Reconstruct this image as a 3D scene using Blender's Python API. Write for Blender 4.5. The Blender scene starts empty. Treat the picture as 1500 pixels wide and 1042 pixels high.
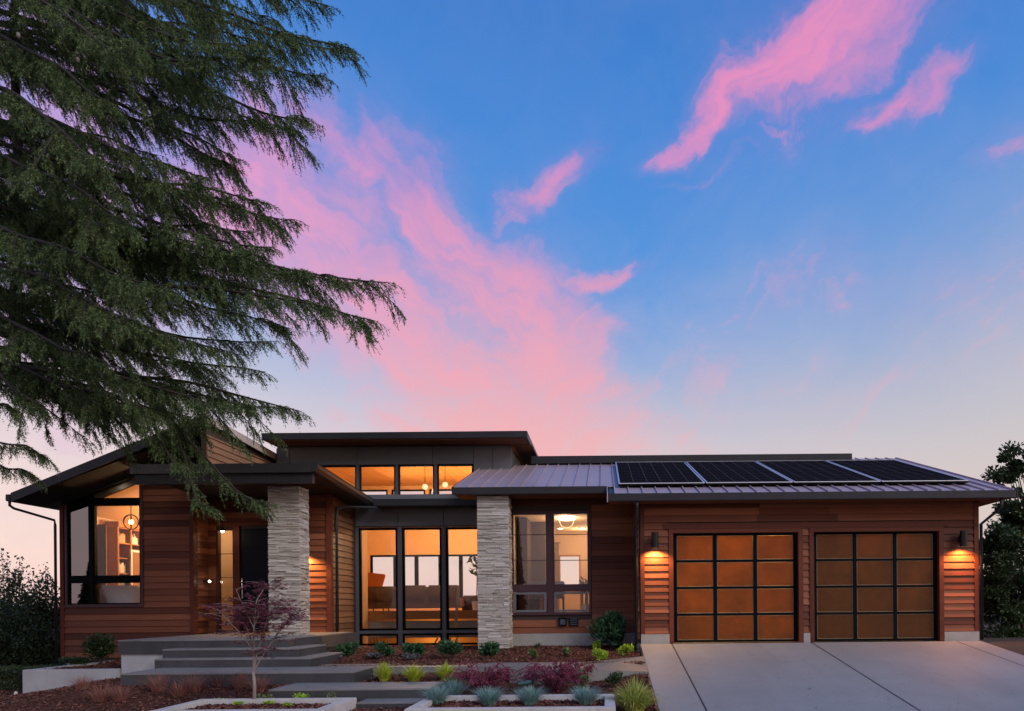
import bpy, bmesh, math, random
import numpy as np
from mathutils import Vector, Matrix

random.seed(7); RNG = np.random.default_rng(7)
SC = bpy.context.scene
COL = SC.collection
R = math.radians

# ---------------------------------------------------------------- camera
F = 1100.0; ZC = 0.84; ROLL = 0.0087
cam_d = bpy.data.cameras.new('camera'); cam = bpy.data.objects.new('camera', cam_d); COL.objects.link(cam)
cam_d.sensor_width = 36; cam_d.sensor_fit = 'HORIZONTAL'; cam_d.lens = 36*F/1500
cam_d.shift_x = -0.09; cam_d.shift_y = 0.244; cam_d.clip_start = 0.1; cam_d.clip_end = 2000
cam.matrix_world = Matrix.Translation((0, 0, ZC)) @ Matrix.Rotation(R(90), 4, 'X') @ Matrix.Rotation(-math.atan(ROLL), 4, 'Z')
SC.camera = cam
SC.render.engine = 'CYCLES'
SC.view_settings.view_transform = 'Standard'; SC.view_settings.look = 'None'
SC.view_settings.gamma = 1; SC.view_settings.exposure = 0.0
SC.cycles.max_bounces = 8; SC.cycles.transparent_max_bounces = 12; SC.cycles.use_denoising = True
SC.cycles.sample_clamp_indirect = 4; SC.cycles.caustics_reflective = False; SC.cycles.caustics_refractive = False

def at(x, y, d):
    """point of the place seen at photograph pixel (x, y), d metres in front"""
    u = x-885; v = y-887
    return Vector(((u-v*ROLL)*d/F, d, ZC-(v+u*ROLL)*d/F))
def XX(x, d, y=887): return at(x, y, d).x
def ZZ(y, d, x=885): return at(x, y, d).z
def lin(c, k=1.0):
    r = []
    for v in c:
        v = v/255
        r.append(k*(v/12.92 if v <= 0.04045 else ((v+0.055)/1.055)**2.4))
    return tuple(r)

# ---------------------------------------------------------------- world (dusk sky with lit clouds)
W = bpy.data.worlds.new('World'); SC.world = W; W.use_nodes = True
wn = W.node_tree.nodes; wl = W.node_tree.links; wn.clear()
def wm(op, a, b=None, c=None, clamp=False):
    n = wn.new('ShaderNodeMath'); n.operation = op; n.use_clamp = clamp
    for i, v in enumerate((a, b, c)):
        if v is None: continue
        if isinstance(v, (int, float)): n.inputs[i].default_value = v
        else: wl.new(v, n.inputs[i])
    return n.outputs[0]
def wmix(f, a, b):
    n = wn.new('ShaderNodeMix'); n.data_type = 'RGBA'; n.clamp_factor = True
    for i, v in ((0, f), (6, a), (7, b)):
        if isinstance(v, (int, float)): n.inputs[i].default_value = v
        elif isinstance(v, tuple): n.inputs[i].default_value = (*v, 1)
        else: wl.new(v, n.inputs[i])
    return n.outputs[2]
tc = wn.new('ShaderNodeTexCoord'); sp = wn.new('ShaderNodeSeparateXYZ'); wl.new(tc.outputs['Generated'], sp.inputs[0])
dx, dy, dz = sp.outputs
az = wm('ARCTAN2', dx, dy); el = wm('ARCSINE', dz)
def azel(x, y):
    p = at(x, y, 1.0)-Vector((0, 0, ZC)); return math.atan2(p.x, p.y), math.asin(p.z/p.length)
def wnoise(vec, scale, detail, rough=0.55, dist=0.0):
    n = wn.new('ShaderNodeTexNoise'); n.inputs['Scale'].default_value = scale; n.inputs['Detail'].default_value = detail
    n.inputs['Roughness'].default_value = rough; n.inputs['Distortion'].default_value = dist
    wl.new(vec, n.inputs['Vector']); return n
warp = wnoise(tc.outputs['Generated'], 3.2, 6, 0.55, 0.4)
ws = wn.new('ShaderNodeSeparateColor'); wl.new(warp.outputs['Color'], ws.inputs[0])
warp2 = wnoise(tc.outputs['Generated'], 11, 5, 0.6, 0.2)
ws2 = wn.new('ShaderNodeSeparateColor'); wl.new(warp2.outputs['Color'], ws2.inputs[0])
azw = wm('ADD', az, wm('ADD', wm('MULTIPLY', wm('SUBTRACT', ws.outputs[0], .5), .20), wm('MULTIPLY', wm('SUBTRACT', ws2.outputs[0], .5), .10)))
elw = wm('ADD', el, wm('ADD', wm('MULTIPLY', wm('SUBTRACT', ws.outputs[1], .5), .18), wm('MULTIPLY', wm('SUBTRACT', ws2.outputs[1], .5), .09)))
# clear-sky gradient by elevation
ramp = wn.new('ShaderNodeValToRGB'); ramp.color_ramp.interpolation = 'B_SPLINE'
stops = [(0.0, (240,203,186)), (0.10, (226,200,194)), (0.165, (198,192,202)), (0.23, (150,174,210)), (0.30, (90,150,218)),
         (0.40, (64,136,215)), (0.54, (46,120,206)), (1.0, (28,86,168))]
cr = ramp.color_ramp
while len(cr.elements) < len(stops): cr.elements.new(0.5)
for e, (p, c) in zip(cr.elements, stops): e.position = p; e.color = (*lin(c), 1)
low = wnoise(tc.outputs['Generated'], 1.6, 2)
el_g = wm('ADD', el, wm('MULTIPLY', wm('SUBTRACT', low.outputs['Fac'], .5), .12))
wl.new(wm('DIVIDE', wm('MAXIMUM', el_g, 0.0), 1.25), ramp.inputs[0])
# a little warmer and lighter towards the left (az < 0), greyer right
sideL = wm('MULTIPLY', wm('SUBTRACT', 0.25, az), 1.2, clamp=True)
lowm = wm('SUBTRACT', 1.0, wm('DIVIDE', el, .42), clamp=True)
base = wmix(wm('MULTIPLY', wm('MULTIPLY', sideL, lowm), .75), ramp.outputs[0], lin((244,212,216)))
sideR = wm('MULTIPLY', wm('SUBTRACT', az, 0.05), 1.8, clamp=True)
base = wmix(wm('MULTIPLY', wm('MULTIPLY', sideR, wm('SUBTRACT', 1.0, wm('DIVIDE', el, .56), clamp=True)), .95), base, lin((200,188,186)))
blobs = [  # photo x, y, half length, half width (px), angle, strength
    (390,290,190,140,-15,1.05), (450,175,70,60,20,.5), (640,320,130,70,-50,.95), (520,430,190,100,-20,1.05), (620,530,210,80,-32,1.1), (740,450,150,90,-30,1.0),
    (800,540,130,120,-60,1.1), (740,640,210,110,0,1.1), (885,428,80,22,16,.95), (690,390,80,60,-60,1.0), (822,258,90,36,48,.82), (765,315,60,18,20,.5),
    (1080,150,110,30,36,1.35), (1170,80,150,66,36,1.25), (1240,10,140,75,30,1.15), (1200,120,160,70,25,.6), (1305,152,80,32,18,.85), (1118,224,36,13,14,.45), (1190,180,170,60,25,.36),
    (1210,450,190,70,10,.34), (1410,460,190,110,4,.38), (1250,570,330,80,0,.36), (1465,215,80,24,8,.5), (1050,258,65,12,6,.38), (800,665,280,50,0,.75), (540,250,130,40,20,.7), (120,480,260,160,0,.6), (110,180,230,230,0,.8), (1000,600,200,70,10,.40), (1485,295,40,8,0,.4)]
tot = None
for (bx, by, L, Wd, an, st) in blobs:
    ca, ce = azel(bx, by)
    x1, e1 = azel(bx+50, by); x2, e2 = azel(bx, by-50)
    kx = (x1-ca)/50; ky = (e2-ce)/50
    c, s = math.cos(R(an)), math.sin(R(an))
    p = wm('DIVIDE', wm('SUBTRACT', azw, ca), kx); q = wm('DIVIDE', wm('SUBTRACT', elw, ce), ky)
    u = wm('DIVIDE', wm('ADD', wm('MULTIPLY', p, c), wm('MULTIPLY', q, s)), L)
    v = wm('DIVIDE', wm('SUBTRACT', wm('MULTIPLY', q, c), wm('MULTIPLY', p, s)), Wd)
    r2 = wm('ADD', wm('MULTIPLY', u, u), wm('MULTIPLY', v, v))
    g = wm('MULTIPLY', wm('EXPONENT', wm('MULTIPLY', r2, -.8)), st)
    tot = g if tot is None else wm('MAXIMUM', tot, g)
# the same kind of cloud over the rest of the sky
far = wnoise(tc.outputs['Generated'], 2.1, 5, 0.55, 0.5)
away = wm('MULTIPLY', wm('SUBTRACT', wm('ABSOLUTE', az), .75), 2.0, clamp=True)
gen = wm('MULTIPLY', wm('MULTIPLY', wm('SUBTRACT', far.outputs['Fac'], .42), 5.0, clamp=True), wm('MULTIPLY', away, .45))
tot = wm('MAXIMUM', tot, gen)
def wcomb(x, y, z):
    n = wn.new('ShaderNodeCombineXYZ')
    for k, v in enumerate((x, y, z)):
        if isinstance(v, (int, float)): n.inputs[k].default_value = v
        else: wl.new(v, n.inputs[k])
    return n.outputs[0]
def streaks(ang, sl, sw, detail, dist):
    cc_, ss_ = math.cos(R(ang)), math.sin(R(ang))
    u_ = wm('ADD', wm('MULTIPLY', azw, cc_), wm('MULTIPLY', elw, ss_)); v_ = wm('SUBTRACT', wm('MULTIPLY', elw, cc_), wm('MULTIPLY', azw, ss_))
    n = wnoise(wcomb(wm('MULTIPLY', u_, sl), wm('MULTIPLY', v_, sw), wm('MULTIPLY', az, .7)), 1.0, detail, .58, dist)
    return n.outputs['Fac']
st1 = streaks(34, 4.5, 16.0, 9, .6); st2 = streaks(-38, 5.0, 12.0, 9, .8)
fb1 = streaks(32, 9.0, 44.0, 9, .5); fb2 = streaks(-32, 10.0, 34.0, 9, .7)
lr = wm('MULTIPLY', wm('ADD', az, .12), 8.0, clamp=True)
def blend_lr(p, q, gain):
    m_ = wm('ADD', wm('MULTIPLY', p, lr), wm('MULTIPLY', q, wm('SUBTRACT', 1.0, lr)))
    return wm('ADD', wm('MULTIPLY', wm('SUBTRACT', m_, .5), gain), .5, clamp=True)
stn = blend_lr(st1, st2, 2.8); fib = blend_lr(fb1, fb2, 2.4)
puff = wnoise(tc.outputs['Generated'], 8.5, 9, .62, .8).outputs['Fac']
puff = wm('ADD', wm('MULTIPLY', wm('SUBTRACT', puff, .5), 2.6), .5, clamp=True)
tx_ = wm('ADD', wm('ADD', wm('MULTIPLY', stn, .48), wm('MULTIPLY', puff, .34)), wm('MULTIPLY', fib, .18))
totc = wm('MINIMUM', tot, 1.12)
d1 = wm('SUBTRACT', wm('MULTIPLY', totc, 1.25), wm('MULTIPLY', wm('SUBTRACT', 1.0, tx_), .86), clamp=True)
d1 = wm('MULTIPLY', d1, wm('ADD', .62, wm('MULTIPLY', fib, .55)))
soft = wm('MULTIPLY', wm('MULTIPLY', totc, totc), wm('ADD', .26, wm('MULTIPLY', tx_, .36)))
dens = wm('ADD', wm('MULTIPLY', d1, .80), wm('MULTIPLY', soft, 1.1))
dens = wm('MULTIPLY', wm('SUBTRACT', 1.0, wm('EXPONENT', wm('MULTIPLY', dens, wm('ADD', -.85, wm('MULTIPLY', fib, -1.0))))), 1.12, clamp=True)
lowc = wm('SUBTRACT', 1.0, wm('DIVIDE', wm('SUBTRACT', el, .12), .42), clamp=True)
ccol = wmix(lowc, lin((233,139,188)), lin((244,170,162)))
ccol = wmix(wm('MULTIPLY', wm('SUBTRACT', -0.22, az), 2.0, clamp=True), ccol, lin((214,156,210)))
veil = wm('MULTIPLY', wm('SUBTRACT', wm('ADD', wm('MULTIPLY', st1, .6), wm('MULTIPLY', puff, .4)), .35), .55, clamp=True)
base = wmix(wm('MULTIPLY', veil, wm('ADD', .22, wm('MULTIPLY', lowc, 1.25))), base, lin((204,186,204)))
skyc = wmix(wm('MULTIPLY', dens, .95), base, ccol)
# physical sky underneath, with the sun just at the horizon
nis = wn.new('ShaderNodeTexSky'); nis.sky_type = 'NISHITA'; nis.sun_disc = False
SUN_AZ, SUN_EL = R(62), R(3)
nis.sun_elevation = SUN_EL; nis.sun_rotation = R(118)
bgN = wn.new('ShaderNodeBackground'); wl.new(nis.outputs[0], bgN.inputs[0]); bgN.inputs[1].default_value = 0.05
bgS = wn.new('ShaderNodeBackground'); wl.new(skyc, bgS.inputs[0]); bgS.inputs[1].default_value = 0.97
ad = wn.new('ShaderNodeAddShader'); wl.new(bgN.outputs[0], ad.inputs[0]); wl.new(bgS.outputs[0], ad.inputs[1])
wo = wn.new('ShaderNodeOutputWorld'); wl.new(ad.outputs[0], wo.inputs[0])
W.cycles.sampling_method = 'MANUAL'; W.cycles.sample_map_resolution = 1024

# afterglow: one weak, very soft sun from the right in front of the house
sd = bpy.data.lights.new('afterglow_sun', 'SUN'); sd.energy = 1.8; sd.angle = R(30); sd.color = (1.0, .93, .84)
so = bpy.data.objects.new('afterglow_sun', sd); COL.objects.link(so)
so.rotation_euler = Vector((-0.78, 0.72, -0.72)).to_track_quat('-Z', 'Y').to_euler()

# ---------------------------------------------------------------- materials
MATS = {}
def mat(name, col=(.5,.5,.5), rough=.6, metal=0, spec=.5):
    m = bpy.data.materials.new(name); m.use_nodes = True; MATS[name] = m
    b = m.node_tree.nodes['Principled BSDF']
    b.inputs['Base Color'].default_value = (*col, 1); b.inputs['Roughness'].default_value = rough
    b.inputs['Metallic'].default_value = metal; b.inputs['Specular IOR Level'].default_value = spec
    return m
class NT:
    def __init__(s, m): s.m = m; s.n = m.node_tree.nodes; s.l = m.node_tree.links; s.b = s.n.get('Principled BSDF')
    def node(s, t, **kw):
        n = s.n.new(t)
        for k, v in kw.items(): setattr(n, k, v)
        return n
    def put(s, v, inp):
        if hasattr(v, 'links') or hasattr(v, 'is_linked'): s.l.new(v, inp)
        elif isinstance(v, tuple) and len(v) == 3 and inp.type == 'RGBA': inp.default_value = (*v, 1)
        else: inp.default_value = v
    def math(s, op, a, b=0.0, clamp=False):
        n = s.node('ShaderNodeMath', operation=op, use_clamp=clamp); s.put(a, n.inputs[0]); s.put(b, n.inputs[1]); return n.outputs[0]
    def mix(s, f, a, b, blend='MIX'):
        n = s.node('ShaderNodeMix', data_type='RGBA', blend_type=blend); s.put(f, n.inputs[0]); s.put(a, n.inputs[6]); s.put(b, n.inputs[7]); return n.outputs[2]
    def noise(s, scale, detail=4, rough=.55, stretch=(1,1,1), rand=False, dist=0.0):
        g = s.node('ShaderNodeNewGeometry'); mp = s.node('ShaderNodeMapping'); mp.inputs['Scale'].default_value = stretch
        s.l.new(g.outputs['Position'], mp.inputs['Vector'])
        if rand:
            oi = s.node('ShaderNodeObjectInfo'); cx = s.node('ShaderNodeCombineXYZ')
            for i in range(3): s.l.new(s.math('MULTIPLY', oi.outputs['Random'], 17.0+9*i), cx.inputs[i])
            s.l.new(cx.outputs[0], mp.inputs['Location'])
        n = s.node('ShaderNodeTexNoise'); n.inputs['Scale'].default_value = scale; n.inputs['Detail'].default_value = detail
        n.inputs['Roughness'].default_value = rough; n.inputs['Distortion'].default_value = dist
        s.l.new(mp.outputs[0], n.inputs['Vector']); return n.outputs['Fac']
    def ramp(s, f, pts):
        r = s.node('ShaderNodeValToRGB'); e = r.color_ramp.elements
        while len(e) < len(pts): e.new(.5)
        for q, (p, c) in zip(e, pts): q.position = p; q.color = (*c, 1)
        s.l.new(f, r.inputs[0]); return r.outputs[0]
    def bump(s, h, strength=.3, dist=.01):
        b = s.node('ShaderNodeBump'); b.inputs['Strength'].default_value = strength; b.inputs['Distance'].default_value = dist
        s.l.new(h, b.inputs['Height']); s.l.new(b.outputs[0], s.b.inputs['Normal'])
    def base(s, c): s.put(c, s.b.inputs['Base Color'])

def wood(name, dark, mid, light, stretch, rough=.55, grain=30, spread=1.0):
    m = mat(name, mid, rough, spec=.15); t = NT(m)
    g = t.noise(grain, 5, .6, stretch, rand=True, dist=.3)
    oi = t.node('ShaderNodeObjectInfo')
    c1 = t.ramp(oi.outputs['Random'], [(0, dark), (.45, mid), (1, light)])
    blot = t.noise(2.3, 3, .5, (.5, .5, 2.5), rand=True)
    c = t.mix(t.math('MULTIPLY', g, .55), c1, tuple(v*.38 for v in mid), 'MIX')
    hs = t.node('ShaderNodeHueSaturation'); t.l.new(c, hs.inputs['Color']); t.put(t.math('ADD', .72, t.math('MULTIPLY', blot, .6)), hs.inputs['Value'])
    t.base(hs.outputs[0]); t.bump(g, .25, .004)
    rr = t.math('ADD', rough-.12, t.math('MULTIPLY', blot, .25)); t.put(rr, t.b.inputs['Roughness'])
    return m
wood('cedar_siding', (.095,.031,.020), (.22,.074,.040), (.37,.138,.072), (1.2, 1.2, 22))
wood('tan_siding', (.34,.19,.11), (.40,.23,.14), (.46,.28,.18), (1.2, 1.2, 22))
wood('cedar_side', (.17,.075,.035), (.25,.115,.055), (.32,.155,.075), (1.2, 1.2, 22))
wood('cedar_trim', (.12,.035,.02), (.15,.042,.024), (.18,.05,.03), (8, 8, 1.0))
wood('cedar_soffit', (.17,.06,.028), (.22,.08,.038), (.27,.10,.05), (14, 1.5, 1.5))
wood('interior_wood', (.42,.19,.06), (.50,.23,.075), (.56,.27,.09), (1.0, 12, 12), .45, 14)
wood('interior_ceiling', (.55,.24,.07), (.60,.27,.08), (.64,.30,.10), (14, 1.0, 1.0), .5, 14)

def noisy(name, c1, c2, scale, rough=.7, bump=.2, bd=.01, detail=6, metal=0, fine=90, spec=.4):
    m = mat(name, c1, rough, metal, spec); t = NT(m)
    a = t.noise(scale, detail, .6); b = t.noise(fine, 3, .6)
    c = t.mix(t.math('MULTIPLY', t.math('SUBTRACT', a, .3), 2.4, True), c1, c2)
    c = t.mix(.18, c, t.ramp(b, [(.3, tuple(v*.55 for v in c1)), (.7, tuple(min(1, v*1.5) for v in c1))]))
    t.base(c); t.bump(t.math('ADD', t.math('MULTIPLY', a, .5), b), bump, bd)
    t.put(t.math('ADD', rough-.1, t.math('MULTIPLY', a, .2)), t.b.inputs['Roughness']); return m
noisy('driveway_concrete', (.255,.252,.255), (.34,.335,.335), .55, .6, .15, .004, 8, fine=140)
noisy('step_concrete', (.045,.046,.051), (.07,.071,.077), 1.3, .42, .15, .004, fine=120)
noisy('path_concrete', (.15,.148,.148), (.21,.205,.205), 1.1, .5, .15, .004, fine=120)
noisy('wall_concrete', (.38,.38,.40), (.52,.51,.53), 1.6, .75, .25, .006, fine=60)
noisy('foundation_concrete', (.30,.29,.27), (.40,.38,.36), 3, .8, .3, .006, fine=60)
noisy('sky_lit_tread', (.19,.185,.185), (.25,.245,.245), 1.3, .6, .2, .004, fine=120)  # paler copy of the step concrete: sky light on step tops put into colour
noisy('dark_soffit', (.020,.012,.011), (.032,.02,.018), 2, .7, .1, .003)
noisy('curb_concrete', (.48,.46,.45), (.60,.58,.57), 2, .7, .2, .004, fine=90)
noisy('mulch_soil', (.085,.035,.025), (.14,.06,.043), 5, .95, .9, .04, fine=40, spec=.1)
noisy('bare_ground', (.07,.055,.045), (.12,.09,.07), 1.5, .95, .6, .03, fine=30, spec=.1)
noisy('far_ground', (.03,.045,.02), (.06,.06,.035), .2, .95, .4, .05, fine=6, spec=.1)
noisy('dark_metal', (.022,.022,.026), (.034,.033,.038), 2, .45, .05, .002, fine=50, spec=.3)
noisy('gutter_metal', (.055,.053,.056), (.075,.072,.076), 2, .36, .05, .002, fine=50, metal=.5)
noisy('grey_panel', (.15,.155,.17), (.20,.205,.22), .9, .5, .05, .002, fine=30, metal=.2)
noisy('mullion_grey', (.10,.11,.13), (.13,.14,.16), .9, .45, .05, .002, fine=30, metal=.2)
noisy('black_frame', (.004,.004,.0045), (.007,.007,.0075), 2, .6, .05, .002, spec=.05)
noisy('window_trim', (.055,.022,.03), (.085,.032,.038), 3, .5, .1, .003)
noisy('navy_door', (.004,.006,.014), (.007,.009,.02), 2, .5, .05, .002, spec=.15)
noisy('warm_plaster', (.60,.36,.17), (.66,.40,.19), 1, .85, .08, .003)
noisy('cream_plaster', (.66,.50,.36), (.72,.56,.40), 1, .85, .08, .003)
noisy('dark_wall', (.05,.035,.03), (.08,.05,.04), 1, .85, .08, .003)
noisy('grey_half_wall', (.30,.30,.26), (.36,.36,.31), 1, .7, .05, .003)
noisy('sofa_brown', (.10,.062,.033), (.14,.085,.045), 6, .95, .35, .004)
noisy('grey_cushion', (.18,.21,.22), (.25,.28,.29), 6, .95, .35, .004)
noisy('orange_fabric', (.55,.17,.04), (.62,.20,.05), 6, .9, .3, .004)
noisy('curtain_fabric', (.45,.33,.20), (.55,.42,.27), 8, .95, .3, .004)
noisy('white_fabric', (.6,.62,.62), (.68,.70,.70), 4, .9, .2, .004)
noisy('pane_bead', (.20,.14,.09), (.26,.19,.12), 3, .6, .03, .002)
noisy('red_panel', (.16,.03,.02), (.22,.045,.03), 3, .6, .03, .002)
mat('mirror_glass', (.7,.7,.7), .08, 1.0)
noisy('brass', (.5,.35,.15), (.6,.42,.2), 3, .3, .03, .002, metal=.9)
noisy('black_lamp', (.01,.01,.012), (.018,.018,.02), 3, .35, .03, .002, metal=.4)
noisy('cream_metal', (.50,.42,.37), (.58,.49,.43), 2, .5, .05, .003)
noisy('vent_grey', (.06,.08,.11), (.09,.11,.14), 3, .5, .03, .002, metal=.3)
noisy('white_plastic', (.7,.7,.7), (.8,.8,.8), 3, .5, .03, .002)
noisy('teal_metal', (.10,.30,.28), (.14,.36,.33), 3, .4, .03, .002)
noisy('panel_frame', (.62,.62,.66), (.7,.7,.74), 3, .3, .03, .002, metal=.7)
noisy('asphalt', (.045,.045,.05), (.065,.065,.07), 2, .85, .3, .004)
# purple-grey standing-seam metal
m = noisy('seam_metal', (.46,.34,.36), (.54,.41,.43), .8, .45, .05, .002, fine=25, metal=.35)
# ledger stone
m = mat('ledge_stone', (.4,.38,.35), .85, spec=.3); t = NT(m)
g = t.node('ShaderNodeNewGeometry')
c = t.ramp(g.outputs['Random Per Island'], [(0, (.34,.30,.27)), (.3, (.54,.50,.46)), (.6, (.66,.625,.59)), (.85, (.78,.75,.72)), (1, (.48,.40,.32))])
a = t.noise(26, 5, .65); c = t.mix(t.math('MULTIPLY', a, .42), c, (.22,.195,.17)); t.base(c); t.bump(a, .8, .012)
# solar cells: dark blue-black glass with printed grid
m = mat('solar_cells', (.008,.008,.011), .35, spec=.0); t = NT(m)
uv = t.node('ShaderNodeUVMap'); sx = t.node('ShaderNodeSeparateXYZ'); t.l.new(uv.outputs[0], sx.inputs[0])
def stripe(v, n, w):
    f = t.math('FRACT', t.math('MULTIPLY', v, n)); return t.math('GREATER_THAN', t.math('ABSOLUTE', t.math('SUBTRACT', f, .5)), .5-w)
l1 = t.math('MAXIMUM', stripe(sx.outputs[0], 6.0, .018), stripe(sx.outputs[1], 14.0, .02))
l2 = stripe(sx.outputs[0], 18.0, .02)
c = t.mix(t.math('MULTIPLY', l2, .5), (.010,.010,.014), (.045,.044,.05)); c = t.mix(l1, c, (.085,.082,.09)); t.base(c); t.b.inputs['IOR'].default_value = 1.08
# uneven tone of the frosted sheets and traffic marks on the slabs
def dirty_slab(m):
    t = NT(m); src = t.b.inputs['Base Color'].links[0].from_socket
    st_ = t.noise(1.0, 6, .6, (2.2, .16, 1)); bl = t.noise(.7, 7, .65); sp_ = t.noise(9, 4, .6)
    g = t.node('ShaderNodeNewGeometry'); vo = t.node('ShaderNodeTexVoronoi', feature='DISTANCE_TO_EDGE'); mp = t.node('ShaderNodeMapping'); mp.inputs['Scale'].default_value = (.55,.40,1)
    ad_ = t.node('ShaderNodeVectorMath', operation='ADD'); nz = t.node('ShaderNodeTexNoise'); nz.inputs['Scale'].default_value = 2.0; nz.inputs['Detail'].default_value = 6
    sc_ = t.node('ShaderNodeVectorMath', operation='SCALE'); sc_.inputs['Scale'].default_value = .5
    t.l.new(nz.outputs['Color'], sc_.inputs[0]); t.l.new(g.outputs['Position'], ad_.inputs[0]); t.l.new(sc_.outputs[0], ad_.inputs[1]); t.l.new(ad_.outputs[0], mp.inputs[0]); t.l.new(mp.outputs[0], vo.inputs['Vector'])
    crack = t.math('MULTIPLY', t.math('LESS_THAN', vo.outputs[0], .0035), t.math('GREATER_THAN', bl, .5))
    k = t.math('MULTIPLY', t.math('SUBTRACT', st_, .45), 1.3, True)
    c = t.mix(k, src, (.20,.195,.195)); c = t.mix(t.math('MULTIPLY', t.math('SUBTRACT', bl, .5), 1.6, True), c, (.22,.215,.21))
    c = t.mix(t.math('MULTIPLY', t.math('SUBTRACT', sp_, .62), 3.0, True), c, (.17,.165,.16)); c = t.mix(t.math('MULTIPLY', crack, .55), c, (.10,.10,.10)); t.base(c)
dirty_slab(MATS['driveway_concrete'])
def stained(m, dark, k=1.6, sc=1.8, stretch=(1,1,1)):
    t = NT(m); src = t.b.inputs['Base Color'].links[0].from_socket
    n1 = t.noise(sc, 8, .7, stretch); n2 = t.noise(sc*6, 5, .65, stretch)
    t.base(t.mix(t.math('MULTIPLY', t.math('SUBTRACT', t.math('ADD', t.math('MULTIPLY', n1, .65), t.math('MULTIPLY', n2, .35)), .48), k*2.4, True), src, dark))
stained(MATS['wall_concrete'], (.24,.235,.235), 1.2, 1.6, (1,1,.5)); stained(MATS['sky_lit_tread'], (.11,.108,.108), 1.4, 2.0)
stained(MATS['step_concrete'], (.028,.028,.032), 1.4, 1.6, (1,1,.4)); stained(MATS['curb_concrete'], (.28,.26,.245), 1.2, 2.5); stained(MATS['path_concrete'], (.10,.098,.095), 1.2, 1.5)
# clear glass
def glass(name, tint, ior=1.5, gl_rough=0.0, amb=0.0):
    m = bpy.data.materials.new(name); m.use_nodes = True; MATS[name] = m; n = m.node_tree.nodes; l = m.node_tree.links; n.clear()
    tr = n.new('ShaderNodeBsdfTransparent'); tr.inputs[0].default_value = (*tint, 1)
    gl = n.new('ShaderNodeBsdfGlossy'); gl.inputs['Roughness'].default_value = gl_rough; gl.inputs[0].default_value = (.95,.95,1,1)
    fr = n.new('ShaderNodeFresnel'); fr.inputs[0].default_value = ior
    mx = n.new('ShaderNodeMixShader'); o = n.new('ShaderNodeOutputMaterial')
    l.new(fr.outputs[0], mx.inputs[0]); l.new(tr.outputs[0], mx.inputs[1]); l.new(gl.outputs[0], mx.inputs[2]); l.new(mx.outputs[0], o.inputs[0])
    return m
glass('window_glass', (.97,.97,.97), 1.33)
glass('mirror_window_glass', (.97,.97,.97), 1.55)
glass('rear_glass', (.99,.99,.99), 1.15)
glass('tinted_glass', (.80,.83,.86), 2.6)
# frosted garage panes, lit from the inside
m = bpy.data.materials.new('frosted_pane'); m.use_nodes = True; MATS['frosted_pane'] = m; t = NT(m)
b = t.b; b.inputs['Base Color'].default_value = (.11,.055,.018,1); b.inputs['Roughness'].default_value = .42; b.inputs['Specular IOR Level'].default_value = .35
tl = t.node('ShaderNodeBsdfTranslucent'); t.l.new(t.ramp(t.noise(1.5, 4, .6), [(.3, (.44,.22,.045)), (.7, (.72,.38,.08))]), tl.inputs[0])
mx = t.node('ShaderNodeMixShader'); mx.inputs[0].default_value = .5
o = t.n['Material Output']; t.l.new(b.outputs[0], mx.inputs[1]); t.l.new(tl.outputs[0], mx.inputs[2]); t.l.new(mx.outputs[0], o.inputs[0])
def emit(name, col, s):
    m = bpy.data.materials.new(name); m.use_nodes = True; MATS[name] = m; n = m.node_tree.nodes; n.clear()
    e = n.new('ShaderNodeEmission'); e.inputs[0].default_value = (*col, 1); e.inputs[1].default_value = s
    o = n.new('ShaderNodeOutputMaterial'); m.node_tree.links.new(e.outputs[0], o.inputs[0])
emit('lit_shade', (1,.66,.34), 1.6); emit('lamp_glow', (1, .62, .25), 14); emit('lamp_white', (1, .85, .66), 18); emit('lantern_glow', (1,.6,.22), 10)
# foliage: each leaf gets its own tone
def leafmat(name, pts, rough=.55, trans=.3):
    m = mat(name, pts[0], rough, spec=.3); t = NT(m); g = t.node('ShaderNodeNewGeometry')
    k = len(pts)-1
    c = t.ramp(g.outputs['Random Per Island'], [(i/k, p) for i, p in enumerate(pts)])
    cl = t.noise(3.0, 2, .5)
    c = t.mix(t.math('MULTIPLY', t.math('SUBTRACT', cl, .35), 1.6, True), t.mix(.0, c, c), tuple(v*.9 for v in pts[-1]), 'MIX') if len(pts) > 9 else c
    t.base(c)
    tl = t.node('ShaderNodeBsdfTranslucent'); t.l.new(c, tl.inputs[0])
    mx = t.node('ShaderNodeMixShader'); mx.inputs[0].default_value = trans
    o = t.n['Material Output']; t.l.new(t.b.outputs[0], mx.inputs[1]); t.l.new(tl.outputs[0], mx.inputs[2]); t.l.new(mx.outputs[0], o.inputs[0])
    return m
leafmat('cedar_needles', [(.030,.065,.026), (.065,.12,.042), (.13,.195,.065), (.25,.30,.11)], .6, .25)
leafmat('dark_leaves', [(.022,.042,.016), (.042,.07,.025), (.07,.105,.038)], .5, .2)
leafmat('shrub_leaves', [(.05,.08,.03), (.09,.12,.045), (.15,.17,.08)], .5, .25)
leafmat('conifer_green', [(.02,.07,.03), (.045,.12,.05), (.08,.17,.075)], .5, .2)
leafmat('olive_leaves', [(.10,.15,.05), (.16,.20,.08), (.30,.32,.17)], .5, .3)
leafmat('lime_leaves', [(.22,.40,.03), (.36,.54,.05), (.48,.62,.09)], .5, .3)
leafmat('lime_grass', [(.32,.44,.03), (.50,.58,.05), (.66,.66,.09)], .5, .35)
leafmat('striped_grass', [(.25,.34,.05), (.46,.50,.10), (.70,.68,.28)], .5, .3)
leafmat('blue_fescue', [(.15,.28,.26), (.24,.40,.37), (.36,.52,.49)], .6, .2)
leafmat('barberry_leaves', [(.14,.02,.05), (.28,.045,.10), (.44,.10,.18)], .5, .3)
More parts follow.
